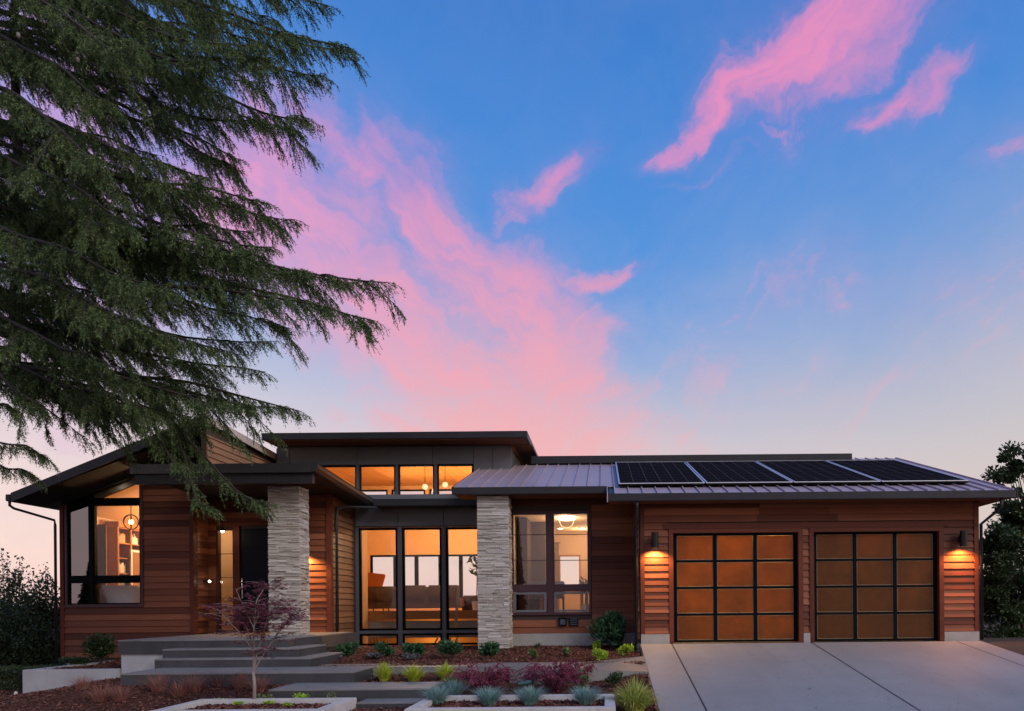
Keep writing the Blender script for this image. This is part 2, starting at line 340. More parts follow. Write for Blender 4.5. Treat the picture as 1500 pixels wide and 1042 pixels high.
leafmat('maple_leaves', [(.15,.03,.05), (.29,.07,.10), (.44,.16,.19)], .5, .3)
leafmat('red_grass', [(.34,.06,.09), (.40,.12,.13), (.40,.24,.15), (.24,.20,.09)], .6, .3)
leafmat('grey_leaves', [(.07,.08,.09), (.12,.13,.14), (.20,.20,.22)], .5, .2)
noisy('bark', (.035,.027,.021), (.065,.05,.038), 6, .9, .8, .02, fine=40)
noisy('maple_bark', (.20,.16,.15), (.30,.25,.22), 9, .8, .4, .006, fine=60)
leafmat('bark_chips', [(.085,.032,.024), (.125,.047,.034), (.16,.064,.047), (.20,.095,.07)], .9, 0.0)

# ---------------------------------------------------------------- building helpers
def link(o, parent=None):
    COL.objects.link(o)
    if parent is not None: o.parent = parent
    return o
def thing(name, label, cat, loc=(0,0,0), group=None):
    o = bpy.data.objects.new(name, None); o.empty_display_size = .2; o.location = loc; link(o)
    o['label'] = label; o['category'] = cat
    if group: o['group'] = group
    return o
def tag(o, label, cat, group=None):
    o['label'] = label; o['category'] = cat
    if group: o['group'] = group
    return o
class MB:
    """collects world-space boxes and prisms; built relative to the parent's location"""
    def __init__(s): s.v = []; s.f = []
    def add(s, vs, fs):
        k = len(s.v); s.v += [tuple(p) for p in vs]; s.f += [tuple(i+k for i in f) for f in fs]; return s
    def hexa(s, a):  # 8 points: bottom 4 ccw, top 4 ccw
        return s.add(a, [(3,2,1,0), (4,5,6,7), (0,1,5,4), (1,2,6,5), (2,3,7,6), (3,0,4,7)])
    def box(s, x0, x1, y0, y1, z0, z1):
        if x1 < x0: x0, x1 = x1, x0
        if y1 < y0: y0, y1 = y1, y0
        if z1 < z0: z0, z1 = z1, z0
        return s.hexa([(x0,y0,z0),(x1,y0,z0),(x1,y1,z0),(x0,y1,z0),(x0,y0,z1),(x1,y0,z1),(x1,y1,z1),(x0,y1,z1)])
    def slab(s, top4, th):
        return s.hexa([(x,y,z-th) for x,y,z in top4]+list(top4))
    def prism_y(s, poly, y0, y1):   # poly in (x,z), ccw seen from -y
        n = len(poly); vs = [(x,y0,z) for x,z in poly]+[(x,y1,z) for x,z in poly]
        return s.add(vs, [tuple(range(n)), tuple(range(2*n-1, n-1, -1))]+[(i, i+n, (i+1)%n+n, (i+1)%n) for i in range(n)])
    def tube(s, pts, r, seg=8, r1=None):
        pts = [Vector(p) for p in pts]; n = len(pts); k = len(s.v); r1 = r if r1 is None else r1
        for i, p in enumerate(pts):
            d = (pts[min(i+1,n-1)]-pts[max(i-1,0)]).normalized()
            a = d.orthogonal() if abs(d.z) > .9 else d.cross(Vector((0,0,1)))
            if i and abs(d.dot(pa)) < .98: a = pa-d*d.dot(pa)
            a.normalize(); b = d.cross(a); pa = a; rr = r+(r1-r)*i/max(1,n-1)
            for j in range(seg):
                t = 2*math.pi*j/seg; s.v.append(tuple(p+a*math.cos(t)*rr+b*math.sin(t)*rr))
        for i in range(n-1):
            for j in range(seg):
                j2 = (j+1)%seg; s.f.append((k+i*seg+j, k+i*seg+j2, k+(i+1)*seg+j2, k+(i+1)*seg+j))
        s.f.append(tuple(k+j for j in range(seg-1,-1,-1))); s.f.append(tuple(k+(n-1)*seg+j for j in range(seg)))
        return s
    def lathe(s, c, prof, seg=16):   # prof: (r, z) list, around vertical axis at c
        k = len(s.v)
        for r, z in prof:
            for j in range(seg):
                t = 2*math.pi*j/seg; s.v.append((c[0]+r*math.cos(t), c[1]+r*math.sin(t), c[2]+z))
        for i in range(len(prof)-1):
            for j in range(seg):
                j2 = (j+1)%seg; s.f.append((k+i*seg+j, k+i*seg+j2, k+(i+1)*seg+j2, k+(i+1)*seg+j))
        return s
    def build(s, name, m, parent=None, bevel=0, smooth=False, stuff=False, origin=None):
        me = bpy.data.meshes.new(name)
        off = Vector((0,0,0))
        p = parent
        while p is not None: off += p.location; p = p.parent
        loc = Vector((0,0,0))
        if origin is not None: loc = Vector(origin)-off
        me.from_pydata([tuple(Vector(v)-off-loc) for v in s.v], [], s.f)
        me.materials.append(MATS[m])
        bm = bmesh.new(); bm.from_mesh(me); bmesh.ops.recalc_face_normals(bm, faces=bm.faces)
        if bevel: bmesh.ops.bevel(bm, geom=list(bm.edges), offset=bevel, segments=2, affect='EDGES', clamp_overlap=True)
        bm.to_mesh(me); bm.free()
        if smooth: me.polygons.foreach_set('use_smooth', [True]*len(me.polygons))
        o = bpy.data.objects.new(name, me); o.location = loc; link(o, parent)
        if stuff: o['kind'] = 'stuff'
        return o
def polys(name, arr, m, parent=None, stuff=True, origin=None):
    """arr (N,k,3) world points -> one mesh of N k-gons"""
    arr = np.asarray(arr, dtype=np.float32)
    off = Vector((0,0,0)); p = parent
    while p is not None: off += p.location; p = p.parent
    loc = Vector((0,0,0)) if origin is None else Vector(origin)-off
    n, k, _ = arr.shape
    co = (arr.reshape(-1,3)-np.array(off+loc, dtype=np.float32)).ravel()
    me = bpy.data.meshes.new(name); me.vertices.add(n*k); me.vertices.foreach_set('co', co)
    me.loops.add(n*k); me.loops.foreach_set('vertex_index', np.arange(n*k, dtype=np.int32))
    me.polygons.add(n); me.polygons.foreach_set('loop_start', np.arange(0, n*k, k, dtype=np.int32))
    me.materials.append(MATS[m]); me.update(calc_edges=True)
    o = bpy.data.objects.new(name, me); o.location = loc; link(o, parent)
    if stuff: o['kind'] = 'stuff'
    return o
def struct(o): o['kind'] = 'structure'; return o
def unit(a): return a/np.maximum(np.linalg.norm(a, axis=-1, keepdims=True), 1e-9)
def rnd(n, a=-1., b=1.): return RNG.uniform(a, b, (n, 3))
# ================================================================ GROUND
def ground_z(X, Y):
    X = np.asarray(X, float); Y = np.asarray(Y, float)
    left = -.46-.20*np.clip(12.6-Y, 0, 4)-.03*np.clip(-7.5-X, 0, 2)-.15*np.clip(-9.4-X, 0, 2.2)
    right = -.36-.11*np.clip(13.7-Y, 0, 6)
    back = -.27+.045*np.clip(Y-14.5, 0, 4)
    z = np.where(X > -4.2, right, left)
    z = np.where((Y > 13.9) & (X > -6.3), back, z)
    z = np.where((Y > 13.9) & (X > .8), -.35, z)
    z = np.where((Y > 14.6) & (X <= -9.42), -.34, z)
    z = np.where((X < -11.25), -.80-.05*np.clip(12-Y, 0, 6), z)
    z = z+.02*np.sin(X*2.1+Y)+.018*np.sin(Y*3.3-X*1.3)
    return z
def grid_sheet(name, xs, ys, zf, m):
    XXg, YYg = np.meshgrid(xs, ys); Z = zf(XXg, YYg)
    v = np.stack([XXg, YYg, Z], -1).reshape(-1, 3); nx = len(xs); f = []
    for j in range(len(ys)-1):
        for i in range(nx-1):
            a = j*nx+i; f.append((a, a+1, a+1+nx, a+nx))
    me = bpy.data.meshes.new(name); me.from_pydata(v.tolist(), [], f); me.materials.append(MATS[m])
    me.polygons.foreach_set('use_smooth', [True]*len(f))
    return link(bpy.data.objects.new(name, me))
mx_ = np.arange(-15, .80, .1); my_ = np.arange(7.5, 18.2, .1)
def mulch_zf(X, Y): return ground_z(X, Y)+RNG.normal(0, .008, X.shape)
struct(grid_sheet('mulch_bed', mx_, my_, mulch_zf, 'mulch_soil'))
struct(MB().add([(-900,-400,-1.6),(900,-400,-1.6),(900,1500,-1.6),(-900,1500,-1.6)], [(0,1,2,3)]).build('ground', 'far_ground'))
struct(MB().add([(-60,-30,-1.35),(.74,-30,-1.35),(.74,7.55,-1.12),(-60,7.55,-1.12)], [(0,1,2,3)]).build('front_yard', 'bare_ground'))
# soil around and behind the house
struct(MB().box(8.25, 40, 4, 16.3, -2.6, -2.0).hexa([(8.25,2,-2.4),(40,2,-2.4),(40,60,-1.0),(8.25,60,-1.0),(8.25,2,-1.85),(40,2,-1.85),(40,16.6,-.02),(8.25,16.6,-.02)]).build('side_yard', 'bare_ground'))
struct(MB().box(8.25, 40, 16.6, 60, -1.5, -.02).build('gravel_strip', 'bare_ground'))
struct(MB().box(-60, -13.3, 18.2, 60, -1.6, -.9).box(-60, -14.9, 7.5, 18.2, -1.6, -.95).build('back_yard', 'bare_ground'))
# bark chips
n = 110000
cx = RNG.uniform(-14.8, .75, n); cy = 8.5+RNG.random(n)**.8*9.5
cz = ground_z(cx, cy)+.006+RNG.random(n)*.02
c = np.stack([cx, cy, cz], -1)
a = unit(rnd(n)*np.array([1,1,.35])); b = unit(np.cross(a, rnd(n)*np.array([.4,.4,1])+np.array([0,0,.3])))
L = RNG.uniform(.010, .032, (n,1)); Wd = L*RNG.uniform(.2,.5,(n,1))
polys('bark_chip_cover', np.stack([c-a*L-b*Wd, c+a*L-b*Wd*.6, c+a*L*.9+b*Wd, c-a*L*.8+b*Wd], 1), 'bark_chips')

# driveway: sloping slabs with open joints
DS = .125
def dz_(y): return -DS*(16.38-y)
drv = MB().slab([(.76,1.0,dz_(1)-.03),(8.22,1.0,dz_(1)-.03),(8.22,16.36,-.03),(.76,16.36,-.03)], .15).build('driveway', 'step_concrete'); struct(drv)
for x0, x1 in ((.78,1.455),(1.475,4.49),(4.515,7.64),(7.655,8.2)):
    ya = 16.34
    for yb in (7.9, 1.0):
        MB().slab([(x0,yb+.008,dz_(yb)),(x1,yb+.008,dz_(yb)),(x1,ya,dz_(ya)),(x0,ya,dz_(ya))], .1).build('concrete_slab', 'driveway_concrete', drv, bevel=.008); ya = yb-.008
struct(MB().slab([(-60,-9,-2.0),(60,-9,-2.0),(60,.96,-1.96),(-60,.96,-1.96)], .2).build('road', 'asphalt'))

# steps, landing, paths
PZ = .24
st = thing('front_steps', 'wide dark grey concrete steps rising to the entry landing', 'steps', (-7, 14, -.3))
MB().box(-9.43, -6.15, 14.57, 18.28, -.02, PZ-.02).build('landing', 'step_concrete', st)
MB().box(-9.41, -6.2, 14.62, 18.2, -.7, -.023).build('landing_base', 'wall_concrete', st)
MB().hexa([(-6.147,14.9,-.02),(-5.98,15.9,-.02),(-5.98,18.1,-.02),(-6.147,18.1,-.02),(-6.147,14.9,PZ),(-5.98,15.9,PZ),(-5.98,18.1,PZ),(-6.147,18.1,PZ)]).build('landing_edge', 'step_concrete', st)
def treads(par, z, *rs):  # thin added caps whose paler colour stands for skylight on the tops
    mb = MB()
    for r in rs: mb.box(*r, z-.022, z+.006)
    mb.build('tread', 'sky_lit_tread', par, bevel=.006)
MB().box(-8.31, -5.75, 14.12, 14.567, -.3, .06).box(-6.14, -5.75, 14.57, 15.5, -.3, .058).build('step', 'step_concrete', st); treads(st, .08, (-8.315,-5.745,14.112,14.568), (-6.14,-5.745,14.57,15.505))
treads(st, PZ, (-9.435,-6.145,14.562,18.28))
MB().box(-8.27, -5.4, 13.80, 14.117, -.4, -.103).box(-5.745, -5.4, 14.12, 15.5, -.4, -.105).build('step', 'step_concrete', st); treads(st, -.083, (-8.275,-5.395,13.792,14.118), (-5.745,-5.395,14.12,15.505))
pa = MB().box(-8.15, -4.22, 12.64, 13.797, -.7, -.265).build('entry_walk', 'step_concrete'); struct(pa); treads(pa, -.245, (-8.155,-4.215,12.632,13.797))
pb = MB().box(-5.39, -1.63, 13.8, 14.5, -.5, -.248).box(-4.215, -1.63, 13.66, 13.797, -.5, -.249).build('garden_path', 'path_concrete'); struct(pb)
MB().box(-1.62, -.36, 12.72, 14.42, -.7, -.242).build('path_slab', 'path_concrete', pb, bevel=.01)
MB().slab([(-.35,12.76,-.246),(.775,13.45,dz_(13.45)+.012),(.775,14.9,dz_(14.9)+.012),(-.35,14.42,-.246)], .25).build('path_slab', 'path_concrete', pb)
ls = thing('garden_steps', 'low dark grey concrete steps going down between the two raised planters', 'steps', (-3.5, 11.5, -.6))
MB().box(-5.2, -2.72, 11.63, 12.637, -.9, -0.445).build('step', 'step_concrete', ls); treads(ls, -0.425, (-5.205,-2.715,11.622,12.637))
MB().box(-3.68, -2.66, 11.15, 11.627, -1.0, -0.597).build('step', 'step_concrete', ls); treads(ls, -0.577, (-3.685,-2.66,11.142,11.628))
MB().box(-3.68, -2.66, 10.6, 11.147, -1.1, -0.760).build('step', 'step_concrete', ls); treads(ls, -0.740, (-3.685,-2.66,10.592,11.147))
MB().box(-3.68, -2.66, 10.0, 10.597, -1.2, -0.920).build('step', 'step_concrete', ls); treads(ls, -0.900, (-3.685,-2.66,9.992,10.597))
# retaining wall left of the steps
rw = thing('retaining_wall', 'long pale grey concrete retaining wall left of the front steps', 'wall', (-10.3, 14.6, -.7))
MB().box(-11.25, -9.44, 14.5, 14.68, -1.3, -.31).build('wall_face', 'wall_concrete', rw, bevel=.01)
MB().box(-11.25, -11.07, 14.69, 18.3, -1.3, -.312).build('return_wall', 'wall_concrete', rw, bevel=.01)
# planters
def planter(label, x0, x1, y0, y1, z, t=.15):
    p = thing('raised_planter', label, 'planter', ((x0+x1)/2, (y0+y1)/2, -.9), 'raised concrete planters')
    MB().box(x0, x1, y0, y0+t, -1.2, z).build('curb', 'curb_concrete', p, bevel=.01)
    MB().box(x0, x1, y1-t, y1, -1.2, z).build('curb', 'curb_concrete', p, bevel=.01)
    MB().box(x0, x0+t, y0+t+.002, y1-t-.002, -1.2, z-.001).build('curb', 'curb_concrete', p, bevel=.01)
    MB().box(x1-t, x1, y0+t+.002, y1-t-.002, -1.2, z-.001).build('curb', 'curb_concrete', p, bevel=.01)
    MB().box(x0+t, x1-t, y0+t, y1-t, -1.2, z-.09).build('planter_soil', 'mulch_soil', p)
    nn = 2500; q = np.stack([RNG.uniform(x0+t+.02,x1-t-.02,nn), RNG.uniform(y0+t+.02,y1-t-.02,nn), np.full(nn, z-.08)+RNG.random(nn)*.02], -1)
    a = unit(rnd(nn)*np.array([1,1,.35])); b = unit(np.cross(a, rnd(nn)+np.array([0,0,1]))); L = RNG.uniform(.012,.04,(nn,1)); w = L*.4
    polys('bark_chips', np.stack([q-a*L-b*w, q+a*L-b*w, q+a*L+b*w, q-a*L+b*w], 1), 'bark_chips', p)
planter('raised concrete planter holding the small maple, left of the garden steps', -6.02, -3.70, 9.85, 11.2, -.5)
planter('raised concrete planter holding the blue grasses, right of the garden steps', -2.64, .14, 9.85, 11.38, -.5)

# ================================================================ HOUSE
H = thing('modern_house', 'single-storey cedar-clad modern house with stone columns, glass entry and double garage', 'house', (-2.5, 19, 0))

def siding(parent, O, U, N, u0, u1, z0, z1, holes=(), mname='cedar_siding', top=None, exp=.152, maxlen=2.9):
    """lapped boards, one object each; O point on the wall face, U along the wall, N outwards"""
    O = Vector(O); U = Vector(U); N = Vector(N); z = z0
    while z < z1-.02:
        zt = min(z+exp, z1); segs = [(u0, u1)]
        for (h0, h1, hz0, hz1) in holes:
            if zt > hz0+.02 and z < hz1-.02:
                ns = []
                for a, b in segs:
                    if h1 <= a or h0 >= b: ns.append((a, b)); continue
                    if h0 > a: ns.append((a, h0))
                    if h1 < b: ns.append((h1, b))
                segs = ns
        for a, b in segs:
            if top is not None:
                r = top(z, zt, a, b)
                if r is None: continue
                a, b = r
            cuts = [a]
            while b-cuts[-1] > maxlen+.6: cuts.append(cuts[-1]+random.uniform(1.3, maxlen))
            cuts.append(b)
            for p, q in zip(cuts[:-1], cuts[1:]):
                if q-p < .03: continue
                p2 = p+(.0015 if p > a else 0); q2 = q-(.0015 if q < b else 0)
                jig = random.uniform(-.0015, .0015)
                def P(u, n, zz): return O+U*u+N*n+Vector((0,0,zz))
                zz1 = zt+.012 if zt < z1 else zt
                MB().hexa([P(p2,0,z),P(q2,0,z),P(q2,.034+jig,z),P(p2,.034+jig,z),P(p2,0,zz1),P(q2,0,zz1),P(q2,.005,zz1),P(p2,.005,zz1)]).build('siding_board', mname, parent)
        z += exp
def wall_core(name, y, t, x0, x1, z0, z1, holes, m, parent=None):
    """frontal wall slab with openings"""
    xs = sorted({x0, x1, *[v for h in holes for v in h[:2]]}); zs = sorted({z0, z1, *[v for h in holes for v in h[2:]]})
    xs = [v for v in xs if x0 <= v <= x1]; zs = [v for v in zs if z0 <= v <= z1]; mb = MB()
    for a, b in zip(xs[:-1], xs[1:]):
        run = None
        for c, d in zip(zs[:-1], zs[1:]):
            inside = any(h[0]-1e-6 <= a and b <= h[1]+1e-6 and h[2]-1e-6 <= c and d <= h[3]+1e-6 for h in holes)
            if inside:
                if run: mb.box(a, b, y, y+t, *run); run = None
            else: run = (run[0], d) if run else (c, d)
        if run: mb.box(a, b, y, y+t, *run)
    return mb.build(name, m, parent or H)
def window(x0, x1, z0, z1, y, fw=.045, fm='black_frame', gm='window_glass', depth=.09, bars=(), parent=None, polytop=None):
    mb = MB()
    if polytop is None:
        mb.box(x0, x1, y, y+depth, z0, z0+fw).box(x0, x1, y, y+depth, z1-fw, z1)
        mb.box(x0, x0+fw, y, y+depth, z0+fw, z1-fw).box(x1-fw, x1, y, y+depth, z0+fw, z1-fw)
        pane = [(x0+fw*.7, z0+fw*.7), (x1-fw*.7, z0+fw*.7), (x1-fw*.7, z1-fw*.7), (x0+fw*.7, z1-fw*.7)]
    else:
        za, zb = polytop   # z of the sloping head at x0 and x1
        mb.box(x0, x1, y, y+depth, z0, z0+fw)
        s = (zb-za)/(x1-x0)
        mb.prism_y([(x0,z0+fw),(x0+fw,z0+fw),(x0+fw,za+s*fw-fw),(x0,za-fw)], y, y+depth)
        mb.prism_y([(x1-fw,z0+fw),(x1,z0+fw),(x1,zb-fw),(x1-fw,zb-s*fw-fw)], y, y+depth)
        mb.prism_y([(x0,za-fw),(x1,zb-fw),(x1,zb),(x0,za)], y, y+depth)
        pane = [(x0+fw*.7, z0+fw*.7), (x1-fw*.7, z0+fw*.7), (x1-fw*.7, zb-fw*1.0), (x0+fw*.7, za-fw*.9)]
    f = mb.build('window_frame', fm, parent or H)
    MB().prism_y(pane, y+depth*.45, y+depth*.45+.012).build('pane', gm, f)
    for (a, b) in bars:
        if a == 'h': MB().box(x0+fw, x1-fw, y+depth*.2, y+depth*.44, b-.008, b+.008).build('glazing_bar', fm, f)
    return f

# ---------------- garage block
GY = 16.4; GX0, GX1 = .80, 8.18
DA = (XX(987,GY), XX(1170,GY)); DB = (XX(1193,GY), XX(1376,GY)); DT = 2.40
g = wall_core('wall', GY+.03, .2, GX0, GX1, .0, 3.2, [(DA[0]-.09, DA[1]+.09, -1, DT+.09), (DB[0]-.09, DB[1]+.09, -1, DT+.09)], 'dark_wall')
siding(g, (0,GY+.03,0), (1,0,0), (0,-1,0), GX0+.09, GX1-.09, .21, 3.12,
       [(DA[0]-.105, DA[1]+.105, -1, DT+.20), (DB[0]-.105, DB[1]+.105, -1, DT+.20)])
MB().box(GX0, DA[0]-.1, GY-.02, GY+.028, -.05, .2).build('foundation', 'foundation_concrete', H)
MB().box(DA[1]+.1, DB[0]-.1, GY-.02, GY+.028, -.05, .2).build('foundation', 'foundation_concrete', H)
MB().box(DB[1]+.1, GX1, GY-.02, GY+.028, -.05, .2).build('foundation', 'foundation_concrete', H)
for x in (GX0, GX1-.088): MB().box(x, x+.088, GY-.012, GY+.028, .2, 3.12).build('corner_board', 'cedar_trim', H)
MB().box(DA[0]-.20, DB[1]+.20, GY-.022, GY+.0, DT+.095, DT+.215).build('header_board', 'cedar_trim', H)
for a, b in (DA, DB):
    MB().box(a-.1, a-.003, GY-.014, GY+.2, 0, DT+.093).build('door_jamb', 'cedar_trim', H)
    MB().box(b+.003, b+.1, GY-.014, GY+.2, 0, DT+.093).build('door_jamb', 'cedar_trim', H)
    MB().box(a-.003, b+.003, GY-.012, GY+.2, DT+.003, DT+.093).build('door_jamb', 'cedar_trim', H)
    y = GY+.10; w = .085; cw = (b-a-4*w)/3+w; hh = (DT-5*.055)/4+.055
    mb = MB()
    for i in range(4): mb.box(a+i*cw, a+i*cw+w, y, y+.05, .01, DT)
    fr = mb.build('garage_door', 'black_frame', H)
    for r in range(5):
        for i in range(3): MB().box(a+i*cw+w+.001, a+(i+1)*cw-.001, y+.003, y+.047, .01+r*hh-.001*(r>0), .01+r*hh+.05).build('door_rail', 'black_frame', fr)
    for r in range(4):
        for i in range(3):
            x0 = a+i*cw+w; x1 = a+(i+1)*cw; z0 = .01+r*hh+.05; z1 = .01+(r+1)*hh
            MB().box(x0+.014, x1-.014, y+.022, y+.032, z0+.014, z1-.014).build('door_pane', 'frosted_pane', fr)
            MB().box(x0+.002, x1-.002, y+.012, y+.022, z0, z0+.012).box(x0+.002, x1-.002, y+.012, y+.022, z1-.012, z1).box(x0+.002, x0+.014, y+.012, y+.022, z0+.012, z1-.012).box(x1-.014, x1-.002, y+.012, y+.022, z0+.012, z1-.012).build('pane_bead', 'pane_bead', fr)
# garage shell
MB().box(GX0, GX0+.2, GY+.24, 23, 0, 3.3).box(GX1-.2, GX1, GY+.24, 23, 0, 3.3).box(GX0+.2, GX1-.2, 22.8, 23, 0, 3.3).build('garage_side_wall', 'cream_plaster', H)
MB().box(GX0+.2, GX1-.2, GY+.24, 22.8, 3.02, 3.1).build('garage_ceiling', 'cream_plaster', H)
MB().box(GX0+.2, GX1-.2, GY+.14, 22.8, -.1, .0).build('garage_floor', 'step_concrete', H)
MB().box(4.33, 4.5, GY+.24, 22.8, 0, 3.0).build('garage_partition', 'cream_plaster', H)
gs = MB().box(GX1+.002, GX1+.02, GY, 22, -.05, 3.3).build('end_wall', 'cedar_side', H)
gw = MB().box(GX0-.03, GX0-.002, GY+.03, 17.82, .0, 3.3).build('return_wall', 'dark_wall', H)
siding(gw, (GX0-.03,GY,0), (0,1,0), (-1,0,0), 0.02, 1.4, .1, 3.2)

# ---------------- middle block (living window)
BY = 17.8
wx0, wx1 = XX(748,BY), XX(866,BY); wz0, wz1 = ZZ(901,BY,806), ZZ(749,BY,806)
m1 = wall_core('wall', BY+.03, .2, -3.0, GX0-.03, .15, 3.75, [(wx0, wx1, wz0, wz1)], 'dark_wall')
siding(m1, (0,BY+.03,0), (1,0,0), (0,-1,0), -2.3, GX0-.035, .19, 3.55, [(wx0-.02, wx1+.02, wz0-.04, wz1+.02)])
MB().box(-3.0, GX0-.04, BY-.01, BY+.23, -.6, .185).build('foundation', 'foundation_concrete', H)
wm_x0, wm_x1 = XX(802,BY), XX(811,BY); mz0, mz1 = ZZ(867,BY,806), ZZ(858,BY,806)
def fbox(x0,x1,z0,z1,y0,y1,name,m): return MB().box(x0,x1,y0,y1,z0,z1).build(name, m, H)
fbox(wx0,wx1,wz1-.04,wz1,BY-.02,BY+.12,'window_casing','window_trim'); fbox(wx0,wx1,wz0,wz0+.06,BY-.025,BY+.12,'window_casing','window_trim')
fbox(wx0,wx0+.05,wz0+.061,wz1-.041,BY-.018,BY+.12,'window_casing','window_trim'); fbox(wx1-.05,wx1,wz0+.061,wz1-.041,BY-.018,BY+.12,'window_casing','window_trim')
fbox(wm_x0,wm_x1,wz0+.062,wz1-.042,BY-.016,BY+.12,'window_casing','window_trim')
for a, b in ((wx0+.051, wm_x0-.001), (wm_x1+.001, wx1-.051)):
    fbox(a, b, mz0, mz1+.0, BY-.014, BY+.12, 'window_casing', 'window_trim')
    window(a, b, mz1+.001, wz1-.042, BY+.02, .028, 'window_trim', 'mirror_window_glass', bars=(('h', ZZ(821,BY,806)), ('h', ZZ(783,BY,806))))
    window(a+.02, b-.02, wz0+.07, mz0-.01, BY+.0, .05, 'grey_panel', 'window_glass')

# ---------------- main metal roof over middle block and garage
SL = .302; E1, E2 = 15.9, 17.0
def rz(y): return 3.20+SL*(y-15.9)
RT = 22.3
roof = MB().slab([(.12,E1+.03,rz(E1)-.03),(8.68,E1+.03,rz(E1)-.03),(8.68,RT,rz(RT)-.03),(.12,RT,rz(RT)-.03)], .10).slab([(-3.36,E2+.03,rz(E2)-.03),(.119,E2+.03,rz(E2)-.03),(.119,21.3,rz(21.3)-.03),(-3.36,21.3,rz(21.3)-.03)], .10).build('roof', 'dark_metal', H)
x = -3.38; PW = .3015
while x < 8.68:
    x1 = min(x+PW, 8.70); ya = E2 if x < .05 else E1
    yb = 21.3 if x1 < 7.1 else RT
    MB().slab([(x,ya,rz(ya)),(x1-.002,ya,rz(ya)),(x1-.002,yb,rz(yb)),(x,yb,rz(yb))], .012).slab([(x,ya-.004,rz(ya)+.034),(x+.022,ya-.004,rz(ya)+.034),(x+.022,yb,rz(yb)+.034),(x,yb,rz(yb)+.034)], .032).build('roof_panel', 'seam_metal', roof)
    x = x1
    if abs(x-.1) < .2: x = x
MB().box(.10, 8.70, E1-.10, E1+.0, rz(E1)-.17, rz(E1)-.005).build('gutter', 'dark_metal', H, bevel=.012)
MB().box(-3.40, .098, E2-.10, E2+.0, rz(E2)-.17, rz(E2)-.005).build('gutter', 'dark_metal', H, bevel=.012)
MB().slab([(8.705,E1-.1,rz(E1)-.0),(8.73,E1-.1,rz(E1)-.0),(8.73,RT,rz(RT)+.02),(8.705,RT,rz(RT)+.02)], .17).build('rake_board', 'dark_metal', H)
MB().slab([(-3.41,E2-.1,rz(E2)-.0),(-3.385,E2-.1,rz(E2)-.0),(-3.385,21.3,rz(21.3)+.02),(-3.41,21.3,rz(21.3)+.02)], .17).build('rake_board', 'dark_metal', H)
MB().slab([(.08,E1-.1,rz(E1)-.0),(.1,E1-.1,rz(E1)-.0),(.1,E2+.1,rz(E2)+.03),(.08,E2+.1,rz(E2)+.03)], .19).build('rake_board', 'seam_metal', H)
for (a, b, e, w_) in ((.12, 8.68, E1, GY), (-3.36, .10, E2, BY)):
    z0 = rz(e)-.16; nb = 5
    for i in range(nb):
        ya = e+.02+(w_-e-.03)*i/nb; yb = e+.02+(w_-e-.03)*(i+1)/nb-.004
        MB().box(a, b, ya, yb, z0, z0+.02).build('soffit_board', 'cedar_soffit', H)
MB().box(8.2, 8.68, GY, 22, rz(E1)-.16, rz(E1)-.14).build('soffit_board', 'cedar_soffit', H)
# higher roof behind
MB().box(XX(780,21.3), 7.07, 21.3, 24.5, 4.88, 5.09).build('rear_roof', 'dark_metal', H)
MB().box(XX(780,21.3)+.3, 6.6, 21.8, 24.2, 4.4, 4.88).build('rear_wall', 'grey_panel', H)

# downspouts
def pipe(pts, r=.035, m='dark_metal', nm='downspout'): return MB().tube(pts, r, 10).build(nm, m, H, smooth=True)
pipe([(.71, E1-.04, rz(E1)-.17), (.71, E1-.04, rz(E1)-.3), (.70, GY-.06, rz(E1)-.55), (.70, GY-.06, .0)])
pipe([(8.42, E1-.02, rz(E1)-.17), (8.42, E1-.02, rz(E1)-.36), (8.235, GY-.02, rz(E1)-.66), (8.235, GY-.02, .02)])

# ---------------- stone columns
def stone_column(x0, x1, y0, y1, z0, z1):
    col = MB().box(x0+.03, x1-.03, y0+.03, y1-.03, z0, z1).build('stone_column', 'foundation_concrete', H)
    mb = MB()
    faces = [('f', x0, x1), ('r', y0, y1), ('l', y0, y1), ('b', x0, x1)]
    for kind, a, b in faces:
        z = z0
        while z < z1-.005:
            h = random.choice((.018,.022,.027,.032,.042)); h = min(h, z1-z); u = a
            while u < b-.005:
                w = random.uniform(.09, .42); 
                if b-(u+w) < .07: w = b-u
                p = random.uniform(.0, .032)
                e = .0025
                if kind == 'f': mb.box(u+e, u+w-e, y0+.012-p, y0+.05, z+e, z+h-e)
                elif kind == 'b': mb.box(u+e, u+w-e, y1-.05, y1-.012+p, z+e, z+h-e)
                elif kind == 'r': mb.box(x1-.05, x1-.012+p, u+e+.012, u+w-e-.012*(u+w>b-.01), z+e, z+h-e)
                else: mb.box(x0+.012-p, x0+.05, u+e+.012, u+w-e-.012*(u+w>b-.01), z+e, z+h-e)
                u += w
            z += h
    mb.build('stonework', 'ledge_stone', col, stuff=True)
stone_column(-7.37, -6.68, 16.5, 17.03, PZ, 3.52)
stone_column(XX(700,17.1), XX(746,17.1), 17.1, 17.65, -.12, 3.36)

# ---------------- entry glass block
EY = 20.0
def ex(x): return XX(x, EY, 850)
def ez(y): return ZZ(y, EY, 610)
eo = (ex(524), -2.3, ez(947), ez(772))
e1 = wall_core('entry_panel_wall', EY+.05, .15, -6.6, -2.3, ez(957), 3.85, [eo], 'grey_panel')
